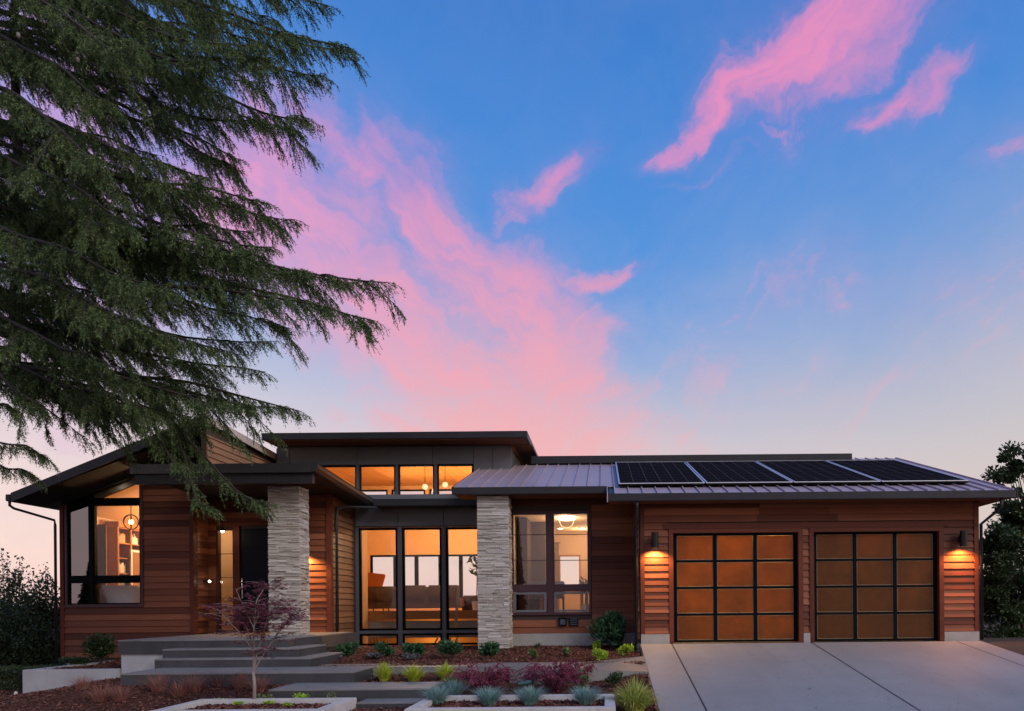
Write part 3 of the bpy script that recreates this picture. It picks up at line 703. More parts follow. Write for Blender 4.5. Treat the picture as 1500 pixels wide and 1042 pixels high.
# cladding panels above the glass, with open joints
cuts = [ex(521), ex(583), ex(650.5), -2.3]
for a, b in zip(cuts[:-1], cuts[1:]): MB().box(a+.006, b-.006, EY+.0, EY+.048, ez(771)+.01, 3.50).build('cladding_panel', 'grey_panel', H, bevel=.003)
MB().box(-6.6, -2.2, EY-.03, EY+.2, -.5, ez(947)-.0).build('foundation', 'foundation_concrete', H)
mul = [(ex(519), ex(526)), (ex(583), ex(589.5)), (ex(647.5), ex(653.5)), (ex(712), ex(718))]
for a, b in mul: MB().box(a, b, EY-.03, EY+.12, ez(946), ez(772.5)).build('mullion', 'mullion_grey', H, bevel=.004)
for (a, b), (c, d) in zip(mul[:-1], mul[1:]):
    MB().box(b+.001, c-.001, EY-.026, EY+.1, ez(928), ez(923.5)).build('transom', 'mullion_grey', H)
    window(b+.001, c-.001, ez(923.5)+.001, ez(773), EY+.0, .055, 'black_frame', 'window_glass')
    window(b+.001, c-.001, ez(945.5), ez(928)-.001, EY+.0, .055, 'black_frame', 'window_glass')
# eyebrow roof
MB().box(XX(548,19.4), -2.35, 19.4, 20.6, 3.46, 3.64).build('flat_roof', 'dark_metal', H, bevel=.008)
# clerestory
CY = 20.5
def kx(x): return XX(x, CY, 700)
def kz(y): return ZZ(y, CY, 580)
ch = [(kx(a), kx(b), kz(731), kz(681.5)) for a, b in ((459,522),(526.5,579),(583.5,636),(640.5,693))]
wall_core('clerestory_wall', CY+.05, .15, -8.9, kx(746), 3.4, 5.24, ch, 'grey_panel')
cc = [-8.9, kx(425), kx(523), kx(634), kx(694), kx(722), kx(746)]
for i, (a, b) in enumerate(zip(cc[:-1], cc[1:])):
    MB().box(a+.006, b-.006, CY+.0, CY+.048, kz(680.5) if i < 4 else 3.7, 5.23).build('cladding_panel', 'grey_panel', H, bevel=.003)
ks = [(kx(b), kx(c)) for b, c in ((522,526.5),(579,583.5),(636,640.5))]
for a, b in ks: MB().box(a, b, CY-.02, CY+.048, 3.7, kz(680.5)-.004).build('mullion', 'mullion_grey', H)
for h in ch: window(h[0], h[1], h[2], h[3], CY+.0, .035, 'black_frame', 'window_glass')
MB().box(kx(746)-.02, kx(746)+.04, CY+.06, 27, 3.4, 5.24).build('side_wall', 'grey_panel', H)
cr_ = MB().box(-8.95, -1.98, 19.7, 27.6, 5.26, 5.44).build('clerestory_roof', 'dark_metal', H, bevel=.01)
for i in range(8): MB().box(-8.9, -2.03, 19.74+i*.094, 19.74+i*.094+.088, 5.242, 5.258).build('soffit_board', 'cedar_soffit', H)
for i in range(6): MB().box(kx(746)+.042+i*.098, kx(746)+.042+i*.098+.093, 20.52, 24.5, 5.242, 5.258).build('soffit_board', 'cedar_soffit', H)

# ---------------- left wing
LY = 18.3; LX0, LX1 = -13.25, -10.0
def lx(x): return XX(x, LY, 800)
def lz(y, x=150): return ZZ(y, LY, x)
def lroof(X): return 3.54+.365*(X+13.7)      # top of roof at its front edge
AP = (-9.03, 17.05)
def ltop(X, Y):
    fy = 17.4+(17.05-17.4)*(X+13.7)/4.67
    return lroof(X)-.047*(Y-fy)
LR = MB().slab([(-13.7,17.4,ltop(-13.7,17.4)),(-9.03,17.05,ltop(-9.03,17.05)),(-9.03,24,ltop(-9.03,24)),(-13.7,24,ltop(-13.7,24))], .10).build('wing_roof', 'dark_metal', H)
MB().hexa([(-13.7,17.36,ltop(-13.7,17.4)-.19),(-9.0,17.01,ltop(-9.03,17.05)-.19),(-9.0,17.045,ltop(-9.03,17.05)-.19),(-13.7,17.395,ltop(-13.7,17.4)-.19),
           (-13.7,17.36,ltop(-13.7,17.4)+.02),(-9.0,17.01,ltop(-9.03,17.05)+.02),(-9.0,17.045,ltop(-9.03,17.05)+.02),(-13.7,17.395,ltop(-13.7,17.4)+.02)]).build('rake_board', 'dark_metal', H)
MB().hexa([(-9.028,17.046,ltop(-9.03,17.05)-.15),(-8.995,17.046,ltop(-9.03,17.05)-.15),(-8.995,22,ltop(-9.03,22)-.15),(-9.028,22,ltop(-9.03,22)-.15),
           (-9.028,17.046,ltop(-9.03,17.05)+.03),(-8.995,17.046,ltop(-9.03,17.05)+.03),(-8.995,22,ltop(-9.03,22)+.03),(-9.028,22,ltop(-9.03,22)+.03)]).build('edge_flashing', 'cream_metal', H)
MB().box(-13.83, -13.71, 17.36, 24, 3.37, 3.53).build('gutter', 'dark_metal', H, bevel=.015)
for i in range(9):
    a = -13.65+4.55*i/9; b = -13.65+4.55*(i+1)/9-.006
    def so_(X, Y): return ltop(X, Y)-.125
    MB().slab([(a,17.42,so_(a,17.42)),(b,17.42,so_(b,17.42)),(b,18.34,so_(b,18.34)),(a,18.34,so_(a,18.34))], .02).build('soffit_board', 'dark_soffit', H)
# windows of the wing
Wl = [lx(99), lx(131.5), lx(137), lx(206)]
zb0, zb1, zm0, zm1 = lz(885.5), lz(856), lz(852.5), lz(845)
def wtop(X): return 3.72+.365*(X-lx(138))
lw_h = [(Wl[0]-.03, Wl[3]+.03, zb0-.03, 9)]
def wing_side_top(z, zt, a, b):
    # keep the part of the board under the sloping soffit
    lim = ((zt+.16+.09)-3.54)/.365-13.7
    a2 = max(a, lim);  return (a2, b) if b-a2 > .05 else None
wa = MB()
wa.box(LX0, Wl[0]-.03, LY+.03, LY+.2, -.4, 3.42)
wa.box(Wl[0]-.03, Wl[3]+.03, LY+.03, LY+.2, -.4, zb0-.03)
wa.prism_y([(Wl[3]+.03,-.4),(LX1,-.4),(LX1,ltop(LX1,LY)-.15),(Wl[3]+.03,ltop(Wl[3],LY)-.15)], LY+.03, LY+.2)
wa.prism_y([(LX0,wtop(LX0)+.03),(Wl[3]+.03,wtop(Wl[3]+.03)+.03),(Wl[3]+.03,ltop(Wl[3],LY)-.15),(LX0,ltop(LX0,LY)-.15)], LY+.03, LY+.2)
wleft = wa.build('wall', 'dark_wall', H)
siding(wleft, (0,LY+.03,0), (1,0,0), (0,-1,0), LX0+.09, LX1-.09, -.33, 4.3, [(Wl[0]-.06, Wl[3]+.06, zb0-.07, 9)], top=wing_side_top)
MB().box(LX0, LX0+.088, LY-.014, LY+.03, -.33, 3.36).build('corner_board', 'cedar_trim', H)
MB().box(LX1-.088, LX1, LY-.014, LY+.03, .24, 4.2).build('corner_board', 'cedar_trim', H)
MB().box(LX0+.09, Wl[3]+.06, LY-.02, LY+.1, zb0-.07, zb0-.002).build('window_casing', 'window_trim', H)
MB().box(Wl[3]+.003, Wl[3]+.06, LY-.02, LY+.1, zb0, 4.05).build('window_casing', 'window_trim', H)
MB().box(Wl[0]-.06, Wl[0]-.003, LY-.02, LY+.1, zb0, 3.40).build('window_casing', 'window_trim', H)
MB().box(Wl[1]+.002, Wl[2]-.002, LY-.02, LY+.1, zb0, 3.62).build('window_casing', 'black_frame', H)
MB().box(Wl[0], Wl[1], LY-.016, LY+.1, zm0+.002, zm1-.002).build('window_casing', 'black_frame', H)
MB().box(Wl[2], Wl[3], LY-.016, LY+.1, zm0+.002, zm1-.002).build('window_casing', 'black_frame', H)
MB().prism_y([(Wl[0]-.06,wtop(Wl[0]-.06)-.0),(Wl[3]+.06,wtop(Wl[3]+.06)-.0),(Wl[3]+.06,wtop(Wl[3])+.30),(Wl[0]-.06,wtop(Wl[0])+.12)], LY-.024, LY+.029).build('head_board', 'dark_metal', H)
window(Wl[0], Wl[1], zb0, zm0, LY+.0, .03, 'black_frame', 'tinted_glass')
window(Wl[2], Wl[3], zb0, zm0, LY+.0, .03, 'black_frame', 'window_glass')
window(Wl[0], Wl[1], zm1, 0, LY+.0, .03, 'black_frame', 'tinted_glass', polytop=(wtop(Wl[0])-.02, wtop(Wl[1])-.02))
zt0, zt1 = lz(739, 170), lz(731, 170)
window(Wl[2], Wl[3], zm1, zt0, LY+.0, .03, 'black_frame', 'window_glass')
MB().box(Wl[2], Wl[3], LY-.016, LY+.1, zt0+.002, zt1-.002).build('window_casing', 'black_frame', H)
window(Wl[2], Wl[3], zt1, 0, LY+.0, .025, 'black_frame', 'window_glass', polytop=(wtop(Wl[2])-.02, wtop(Wl[3])-.02))
# left end and rear of the wing
MB().box(LX0, LX0+.15, LY+.21, 18.56, -1.2, 3.4).box(LX0, LX0+.15, 18.95, 23, -1.2, 3.4).box(LX0, LX0+.15, 18.56, 18.95, -1.2, 1.5).box(LX0, LX0+.15, 18.56, 18.95, 3.05, 3.4).build('end_wall', 'cream_plaster', H)
pipe([(-13.77,17.42,3.38),(-13.77,17.42,3.28),(-13.74,17.5,3.22),(-13.32,LY-.08,3.02),(-13.31,LY-.07,2.9),(-13.31,LY-.07,-.5)], .03, 'dark_metal')
# right side of the wing (entry recess) and entry wall
wr = MB().box(LX1-.15, LX1-.03, LY+.21, 19.0, .1, 3.75).build('wall', 'dark_wall', H)
MB().box(LX1+.001, LX1+.014, LY-.014, LY+.09, .24, 3.6).box(LX1-.029, LX1+.0, LY+.031, LY+.09, .24, 3.6).build('corner_board', 'cedar_trim', H)
siding(wr, (LX1-.03,LY,0), (0,1,0), (1,0,0), 0.092, .7, PZ, 3.65)
NY = 19.0
def nx_(x): return XX(x, NY, 850)
sl = (nx_(319), nx_(342.5), PZ+.03, ZZ(776,NY,330))
en = wall_core('wall', NY+.03, .15, LX1-.03, -7.9, PZ, 3.75, [sl, (nx_(352), nx_(352)+1.05, PZ, 2.85)], 'dark_wall')
siding(en, (0,NY+.03,0), (1,0,0), (0,-1,0), LX1-.03, -7.9, PZ, 3.65, [(sl[0]-.05, nx_(352)+1.12, 0, 2.95)])
window(sl[0], sl[1], sl[2], sl[3], NY-.01, .02, 'cedar_trim', 'window_glass', bars=[('h', ZZ(y, NY, 330)) for y in (811.5, 846.5, 882)])
MB().box(sl[1]+.004, nx_(352)-.004, NY-.03, NY+.1, PZ, 2.93).build('door_jamb', 'cedar_trim', H)
MB().box(sl[0]-.05, nx_(352)+1.12, NY-.025, NY+.1, 2.935, 3.02).build('door_jamb', 'cedar_trim', H)
dr = MB().box(nx_(352), nx_(352)+1.05, NY+.02, NY+.07, PZ+.01, 2.85).build('front_door', 'navy_door', H, bevel=.004)
for i in range(4): MB().box(nx_(352)+.12, nx_(352)+.93, NY+.006, NY+.018, PZ+.2+i*.64, PZ+.2+i*.64+.5).build('door_panel', 'navy_door', dr, bevel=.004)
MB().tube([(nx_(352)+.07,NY-.05,1.1),(nx_(352)+.07,NY-.05,1.6)], .015, 8).tube([(nx_(352)+.07,NY-.05,1.15),(nx_(352)+.07,NY+.02,1.15)], .01, 6).tube([(nx_(352)+.07,NY-.05,1.55),(nx_(352)+.07,NY+.02,1.55)], .01, 6).build('handle', 'panel_frame', dr)
# porch wall to the right of the door, and its return to the glass
PXR = XX(486, LY, 850)
pw = MB().box(-8.1, PXR-.03, LY+.03, LY+.2, PZ, 3.7).box(-8.1, -7.95, LY+.2, NY, PZ, 3.7).build('wall', 'dark_wall', H)
siding(pw, (0,LY+.03,0), (1,0,0), (0,-1,0), -8.1, PXR-.13, PZ, 3.65)
MB().box(PXR-.128, PXR-.0, LY-.02, LY+.03, PZ-.05, 3.66).build('corner_board', 'cedar_trim', H)
MB().box(PXR-.05, PXR+.004, LY-.02+.052, LY+.11, PZ-.05, 3.66).build('corner_board', 'cedar_trim', H)
ps = MB().box(PXR-.2, PXR-.03, LY+.21, EY+.05, -.1, 3.7).build('wall', 'dark_wall', H)
siding(ps, (PXR-.03,LY,0), (0,1,0), (1,0,0), .11, EY-LY-.08, .0, 3.62, mname='cedar_side')
MB().box(PXR-.02, PXR+.03, EY-.08, EY+.0, -.1, 3.6).build('corner_board', 'window_trim', H)
MB().box(-6.9, PXR-.0, LY+.0, EY, -.6, -.005).box(PXR-.12, PXR+.02, LY-.01, LY+.28, -.5, PZ-.06).build('foundation', 'wall_concrete', H)
pipe([(XX(556,19.6),19.5,3.50),(XX(556,19.6)-.02,19.45,3.42),(PXR+.22,18.75,3.36),(PXR+.07,18.55,3.28),(PXR+.06,18.5,3.1),(PXR+.06,18.5,-.15)], .035, 'dark_metal')
# porch roof
PRX0, PRX1 = -10.0, -6.16
def pz(y): return 3.90-.058*(y-15.9)
MB().slab([(PRX0,15.92,pz(15.92)),(PRX1,15.92,pz(15.92)),(PRX1,19.99,pz(19.99)),(PRX0,19.99,pz(19.99))], .12).build('porch_roof', 'dark_metal', H)
MB().box(PRX0-.02, PRX1+.0, 15.89, 15.918, pz(15.9)-.19, pz(15.9)+.012).build('fascia_board', 'gutter_metal', H, bevel=.004)
MB().box(PRX0+.05, PRX1-.02, 15.96, 16.1, 3.50, 3.72).build('porch_beam', 'dark_metal', H)
# K-profile gutter along the right edge: open trough
def gp(y, prof):
    return [(PRX1+a, y, pz(y)-.155+b) for a, b in prof]
prof = [(.004,0),(.07,0),(.115,.06),(.115,.14),(.13,.155),(.145,.145),(.13,.13),(.13,.05),(.08,-.014),(.004,-.014)]
A_, B_ = gp(15.90, prof), gp(19.9, prof); n_ = len(prof)
MB().add(A_+B_, [tuple(range(n_-1,-1,-1)), tuple(range(n_, 2*n_))]+[(i, (i+1)%n_, (i+1)%n_+n_, i+n_) for i in range(n_)]).build('gutter', 'gutter_metal', H)
MB().prism_y([(PRX1+.006,pz(15.9)-.168),(PRX1+.08,pz(15.9)-.168),(PRX1+.13,pz(15.9)-.1),(PRX1+.14,pz(15.9)+.01),(PRX1+.006,pz(15.9)+.01)], 15.885, 15.897).build('gutter_end', 'gutter_metal', H)
for i in range(8):
    a = PRX0+.02+(PRX1-PRX0-.04)*i/8; b = PRX0+.02+(PRX1-PRX0-.04)*(i+1)/8-.005
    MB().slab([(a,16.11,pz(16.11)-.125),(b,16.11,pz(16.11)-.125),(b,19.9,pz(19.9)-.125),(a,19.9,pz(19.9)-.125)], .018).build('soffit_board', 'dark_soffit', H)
# high side wall of the wing above the porch roof
hw = MB().hexa([(-9.25,17.3,3.92),(-9.13,17.3,3.92),(-9.13,21.5,3.7),(-9.25,21.5,3.7),(-9.25,17.3,ltop(-9.15,17.3)-.12),(-9.13,17.3,ltop(-9.15,17.3)-.12),(-9.13,21.5,ltop(-9.15,21.5)-.12),(-9.25,21.5,ltop(-9.15,21.5)-.12)]).build('wall', 'dark_wall', H)
siding(hw, (-9.13,17.3,0), (0,1,0), (1,0,0), 0, 4.1, 3.9, 4.86, mname='tan_siding', maxlen=4.5)
# front-facing upper wall of the wing between porch roof and wing roof
MB().prism_y([(-10.0,3.85),(-9.26,3.85),(-9.26,ltop(-9.26,18.3)-.14),(-10.0,ltop(-10.0,18.3)-.14)], LY+.03, LY+.2).build('wall', 'dark_wall', H)

# ---------------- interior of the great room
def ibox(nm, m, *b): return MB().box(*b).build(nm, m, H)
RX0, RX1, RB = -7.3, -2.74, 27.0
def bx_(x): return XX(x, RB, 840)
def bz(y): return ZZ(y, RB, 610)
bw = [(bx_(p), bx_(q)) for p, q in ((543,579),(579,610),(610,645),(645,675),(675,714))]
bh = [(a, b, 1.10, bz(813)) for a, b in bw]+[(bx_(520)+i*1.35, bx_(520)+i*1.35+1.2, 4.1, 5.06) for i in range(4)]
wall_core('rear_interior_wall', RB, .15, RX0-1.6, RX1+.1, -1.2, 5.24, bh, 'warm_plaster')
for a, b in bw: window(a, b, 1.1, bz(813), RB-.02, .065, 'black_frame', 'rear_glass')
for h in bh[5:]: window(*h, RB-.02, .05, 'black_frame', 'rear_glass')
ibox('interior_wall', 'warm_plaster', RX0-.15, RX0, EY+.21, 21.4, -1.2, 3.4)
ibox('interior_wall', 'warm_plaster', RX0-1.7, RX0-1.55, 20.7, RB, -1.2, 5.24)
ibox('interior_wall', 'warm_plaster', RX1, RX1+.12, EY+.21, RB, -1.2, 3.44)
ibox('interior_wall', 'warm_plaster', RX1, RX1+.12, 20.71, RB, 3.45, 5.24)
ibox('interior_wall', 'warm_plaster', ex(523)-.2, ex(523)-.0, EY+.21, 20.9, -1.2, 3.4)
for i in range(12):
    a = RX0-1.5+i*.53; MB().box(a, a+.52, 20.72, RB-.01, 5.20, 5.238).build('ceiling_board', 'interior_ceiling', H)
ibox('ceiling', 'warm_plaster', RX0, RX1, EY+.21, 20.48, 3.3, 3.44)
ibox('main_floor', 'interior_wood', RX0-1.5, RX1, 21.0, RB, .62, .72)
ibox('floor_edge', 'interior_wood', ex(523), RX1, 20.94, 20.995, .50, .74)
ibox('half_wall', 'grey_half_wall', ex(523), RX1, 20.96, 21.05, -.02, .45)
ibox('lower_floor', 'interior_wood', RX0, RX1, EY+.21, RB, -1.25, -1.2)
ibox('lower_wall', 'warm_plaster', RX0, RX1, 22.4, 22.5, -1.2, .6)
for i in range(3): MB().tube([(ex(533+i*5),20.6,-.6),(ex(533+i*5),20.6,.02)], .025, 8).build('baluster', 'interior_wood', H)
for i in range(4): MB().tube([(ex(610+i*10),20.6,-.7),(ex(632+i*10),20.7,-.02)], .02, 8).build('stair_rail', 'interior_wood', H)
# ---------------- room behind the middle window
MB().box(-2.3, GX0-.05, BY+.23, 23.5, .55, .6).build('room_floor', 'interior_wood', H)
MB().box(-2.3, GX0-.05, BY+.23, 23.5, 3.12, 3.2).build('room_ceiling', 'cream_plaster', H)
RY = 23.5
dw = (XX(819,RY), XX(851,RY), 1.40, ZZ(813,RY,835))
wall_core('room_rear_wall', RY, .12, -2.3, GX0-.05, .55, 3.2, [dw, (XX(780,RY)-.05, XX(780,RY)+.16, 1.1, ZZ(833,RY,780))], 'cream_plaster')
window(*dw, RY-.02, .05, 'interior_wood', 'rear_glass')
MB().box(-2.31, -2.25, BY+.24, RY, .6, 3.12).box(GX0-.12, GX0-.06, BY+.24, RY, .6, 3.12).build('room_side_wall', 'cream_plaster', H)
MB().box(-2.24, XX(800,20.5), 20.4, 20.5, .6, 3.12).box(-2.2, -1.95, 19.2, 20.35, .6, 3.1).build('room_partition', 'dark_wall', H)
# ---------------- room in the left wing
MB().box(LX0+.16, LX1-.16, LY+.21, 23, .5, .56).build('room_floor', 'interior_wood', H)
MB().slab([(LX0+.16,LY+.21,3.30),(LX1-.16,LY+.21,4.5),(LX1-.16,23,4.3),(LX0+.16,23,3.2)], .03).build('room_ceiling', 'warm_plaster', H)
wall_core('room_rear_wall', 22.9, .1, LX0+.15, LX1-.15, -.5, 3.3, [(LX0+.5, LX0+.85, 1.0, 3.0)], 'warm_plaster')
MB().box(LX1-.3, LX1-.16, LY+.21, 22.9, .5, 4.4).build('room_side_wall', 'warm_plaster', H)
MB().prism_y([(LX0+.16,3.3),(LX1-.16,3.3),(LX1-.16,4.3),(LX0+.16,3.25)], 22.9, 23).build('gable_wall', 'warm_plaster', H)
MB().box(LX0+.16, LX1-.3, LY+.215, LY+.25, -.3, .5).build('room_lower_wall', 'dark_wall', H)
# entry hall behind the sidelight
MB().box(LX1-.14, -8.2, 20.6, 20.7, .2, 3.6).box(LX1-.15, LX1-.1, 19.2, 20.6, .2, 3.6).box(-8.25, -8.2, 19.2, 20.6, .2, 3.6).build('hall_wall', 'cream_plaster', H)
MB().box(LX1-.1, -8.2, 19.19, 20.6, .18, .24).build('hall_floor', 'interior_wood', H)
MB().box(LX1-.1, -8.2, 19.19, 20.6, 3.3, 3.36).build('hall_ceiling', 'cream_plaster', H)
# ================================================================ THINGS ON THE HOUSE
# solar panels
for k, (px, lab) in enumerate(((.33,'leftmost solar panel on the garage roof, with its bright outer edge beside the bare seams'),(2.28,'second solar panel from the left on the garage roof'),(4.23,'third solar panel from the left on the garage roof, second from the eave corner'),(6.18,'rightmost solar panel on the garage roof, next to the sloping roof edge'))):
    w = 1.945; ya, yb = 16.68, 20.9
    def pp(x, y, h): return (x, y, rz(y)+h)
    s = thing('solar_panel', lab, 'solar panel', pp(px+w/2, ya, .05), 'solar panels on the garage roof')
    x0, x1 = px+.012, px+w-.012; f = .034; fr = MB()
    def bar(xa, xb, y0, y1, h0=.100, h1=.116):
        fr.hexa([pp(xa,y0,h0),pp(xb,y0,h0),pp(xb,y1,h0),pp(xa,y1,h0),pp(xa,y0,h1),pp(xb,y0,h1),pp(xb,y1,h1),pp(xa,y1,h1)])
    bar(x0, x0+f, ya, yb); bar(x1-f, x1, ya, yb); bar(x0+f, x1-f, ya, ya+.02); bar(x0+f, x1-f, yb-.02, yb)
    fr.build('panel_frame', 'panel_frame', s)
    c = [pp(x0+f,ya+.02,.110), pp(x1-f,ya+.02,.110), pp(x1-f,yb-.02,.110), pp(x0+f,yb-.02,.110)]
    o = MB().add(c, [(0,1,2,3)]).build('cell_sheet', 'solar_cells', s)
    uvl = o.data.uv_layers.new(name='UVMap')
    for lp in o.data.loops:
        uvl.data[lp.index].uv = ((0,0),(1,0),(1,1),(0,1))[lp.vertex_index]
    MB().slab([pp(x0+.002,ya+.004,.099),pp(x1-.002,ya+.004,.099),pp(x1-.002,yb-.004,.099),pp(x0+.002,yb-.004,.099)], .045).build('back_sheet', 'black_frame', s)
    for xx in (x0+.3, x1-.34): MB().slab([pp(xx,ya+.15,.052),pp(xx+.04,ya+.15,.052),pp(xx+.04,yb-.15,.052),pp(xx,yb-.15,.052)], .035).build('mounting_rail', 'panel_frame', s)

def spot(name, loc, aim, watts, col, deg=110, blend=.7, size=.02, parent=None):
    l = bpy.data.lights.new(name, 'SPOT'); l.energy = watts; l.color = col; l.spot_size = R(deg); l.spot_blend = blend; l.shadow_soft_size = size
    o = bpy.data.objects.new(name, l); COL.objects.link(o)
    off = Vector((0,0,0)) if parent is None else parent.location
    o.location = Vector(loc)-off; o.rotation_euler = (Vector(aim)-Vector(loc)).to_track_quat('-Z', 'Y').to_euler()
    if parent: o.parent = parent
    return o
def point(name, loc, watts, col, size=.1, parent=None):
    l = bpy.data.lights.new(name, 'POINT'); l.energy = watts; l.color = col; l.shadow_soft_size = size
    o = bpy.data.objects.new(name, l); COL.objects.link(o)
    o.location = Vector(loc)-(parent.location if parent else Vector((0,0,0)))
    if parent: o.parent = parent
    return o
WARM = (1.0, .50, .14); WARM2 = (1, .62, .30)
def sconce(label, X, wy, z1, watts, col=WARM, r=.075, h=.34, deg=145):
    s = thing('wall_lamp', label, 'wall lamp', (X, wy, z1-h/2), 'cylinder wall lamps')
    cy = wy-.14
    MB().lathe((X, cy, 0), [(.0,z1), (r,z1), (r,z1-h), (r-.008,z1-h), (r-.008,z1-.06), (0,z1-.06)], 20).build('lamp_shade', 'black_lamp', s, smooth=False)
    MB().box(X-.05, X+.05, wy-.02, wy-.0, z1-h*.75, z1-h*.25).box(X-.015, X+.015, wy-.07, wy-.02, z1-h*.55, z1-h*.45).build('wall_bracket', 'black_lamp', s)
    MB().lathe((X, cy, z1-h+.018), [(0,0), (r-.02,0), (r-.02,.012), (0,.012)], 14).build('bulb', 'lamp_glow', s)
    spot('lamp_light', (X, cy, z1-h+.012), (X, cy+.035, z1-h-1), watts, col, deg, .55, .03, s)
    return s
sconce('black cylinder wall lamp glowing on the siding left of the garage doors', XX(960,16.3), 16.37, ZZ(780,16.25,960), 170)
sconce('black cylinder wall lamp glowing on the siding right of the garage doors', XX(1410,16.3), 16.37, ZZ(778,16.25,1410), 170, (1,.33,.07))
sconce('black cylinder wall lamp lighting the porch siding behind the left stone column', XX(462,18.3)-.28, 18.27, ZZ(790,18.2,455), 230)
# small lights by the entry door
s = thing('entry_light', 'small warm ceiling light shining above the narrow sidelight by the front door', 'ceiling light', at(326, 778, 18.6))
p = at(326, 778, 18.6)
MB().tube([(p.x,p.y,p.z+.08),(p.x,p.y,3.62)], .012, 8).build('stem', 'black_lamp', s)
MB().lathe(tuple(p), [(0,.09),(.04,.08),(.06,.0),(.05,.0),(.03,.06),(0,.07)], 14).build('lamp_shade', 'black_lamp', s)
MB().lathe(tuple(p), [(0,-.045),(.03,-.03),(.042,0),(.03,.03),(0,.045)], 12).build('bulb', 'lamp_white', s, smooth=True)
point('bulb_light', (p.x, p.y-.02, p.z-.06), 1.8, WARM2, .04, s)
s = thing('path_light', 'tiny bright white light on the dark wall beside the entry', 'wall light', at(307, 852, 18.75))
p = at(307, 852, 18.75)
MB().box(-9.995, p.x-.02, p.y-.02, p.y+.02, p.z-.02, p.z+.02).build('bracket', 'black_lamp', s)
MB().lathe(tuple(p), [(0,-.03),(.022,-.02),(.03,0),(.022,.02),(0,.03)], 12).build('bulb', 'lamp_white', s, smooth=True)
point('bulb_light', (p.x, p.y-.03, p.z), .8, (1,.85,.7), .03, s)

# vents on the siding under the middle window
v = thing('wall_outlet', 'dark square outlet box on the siding under the two-part window', 'outlet box', (XX(824,BY), BY, ZZ(911,BY,825)))
a, b, c, d = XX(818.5,BY), XX(830,BY), ZZ(917,BY,825), ZZ(905,BY,825)
MB().box(a, b, BY-.07, BY-.0, c, d).build('box_body', 'black_frame', v, bevel=.006)
MB().box(a+.03, b-.03, BY-.082, BY-.071, c+.03, d-.04).build('cover_flap', 'vent_grey', v, bevel=.003)
v = thing('wall_vent', 'bluish louvred vent on the siding right of the dark outlet box', 'vent', (XX(841,BY), BY, ZZ(911,BY,841)))
a, b = XX(833.5,BY), XX(847,BY)
MB().box(a, b, BY-.04, BY-.0, c, d).build('vent_frame', 'black_frame', v, bevel=.004)
for i in range(4):
    z = c+.02+i*.045
    MB().hexa([(a+.02,BY-.07,z),(b-.02,BY-.07,z),(b-.02,BY-.041,z+.012),(a+.02,BY-.041,z+.012),(a+.02,BY-.07,z+.01),(b-.02,BY-.07,z+.01),(b-.02,BY-.041,z+.03),(a+.02,BY-.041,z+.03)]).build('slat', 'vent_grey', v)

# ================================================================ INSIDE THE ROOMS
for nm, loc, w, c, sz in (('great_room_light', (-5.8, 24.2, 3.6), 270, (1,.68,.36), .35), ('great_room_light', (-3.6, 24.0, 3.6), 240, (1,.68,.36), .35),
                          ('sofa_fill_light', (-4.6, 20.65, 3.1), 55, WARM2, .15), ('stair_light', (-5.0, 21.6, -.2), 30, WARM, .1),  # first lamp here: added unseen fill, warms the sofa backs facing the glass
                          ('dining_light', (-1.0, 19.6, 2.75), 38, WARM2, .12), ('dining_light', (-.6, 22.3, 2.8), 42, WARM2, .15),
                          ('wing_light', (-11.4, 20.6, 3.0), 190, WARM2, .15), ('entry_hall_light', (-9.1, 19.9, 3.0), 26, (1,.68,.38), .08),
                          ('garage_light', (2.7, 19.2, 2.6), 300, (1,.64,.26), .25), ('garage_light', (6.0, 18.6, 2.95), 95, (1,.60,.23), .2)):
    point(nm, loc, w, c, sz)

def sofa(label, x0, x1, y0, zf, top, m, ncush, cm=None):
    s = thing('sofa', label, 'sofa', ((x0+x1)/2, y0+.4, zf))
    MB().box(x0, x1, y0, y0+.14, zf+.08, top-.12).build('backrest', m, s, bevel=.03)
    MB().box(x0, x1, y0+.141, y0+.9, zf+.08, zf+.38).build('seat', m, s, bevel=.03)
    w = (x1-x0)/ncush
    for i in range(ncush):
        MB().box(x0+i*w+.015, x0+(i+1)*w-.015, y0+.0-.035, y0+.24, top-.50, top+random.uniform(-.02,.015)).build('back_cushion', m, s, bevel=.045, smooth=True)
    for xx in (x0+.05, x1-.11): MB().box(xx, xx+.06, y0+.05, y0+.11, zf, zf+.08).build('leg', 'black_frame', s)
    return s
sofa('long brown sofa with three back cushions seen from behind the entry glass', XX(531,21.7), XX(672,21.7), 21.7, .72, ZZ(858,21.7,600), 'sofa_brown', 3)
sofa('low dark sofa behind the right-hand entry pane', XX(676,22.6), XX(712,22.6), 22.6, .72, ZZ(872,22.6,690), 'dark_wall', 1)
c_ = thing('lounge_chair', 'orange lounge chair with a tilted back at the left end of the sofa', 'chair', at(546, 880, 22.9))
p = at(546, 850, 22.9)
MB().hexa([(p.x-.22,22.9,.95),(p.x+.12,22.9,.95),(p.x+.12,23.0,.95),(p.x-.22,23.0,.95),(p.x-.24,22.9,1.92),(p.x+.36,23.0,1.85),(p.x+.36,23.1,1.85),(p.x-.24,23.0,1.92)]).build('backrest', 'orange_fabric', c_, bevel=.03)
MB().box(p.x-.25, p.x+.3, 23.1, 23.7, .95, 1.1).build('seat', 'orange_fabric', c_, bevel=.03)
for dx_, dy_ in ((-.22,23.1),(.26,23.1),(-.22,23.65),(.26,23.65)): MB().tube([(p.x+dx_,dy_,.72),(p.x+dx_,dy_,.96)], .018, 8).build('leg', 'black_frame', c_)
w_ = thing('wooden_post', 'pale leaning wooden post in front of the sofa, behind the third entry pane', 'post', at(669, 920, 20.6))
a, b = at(667.5, 920, 20.6), at(671.5, 858, 20.7)
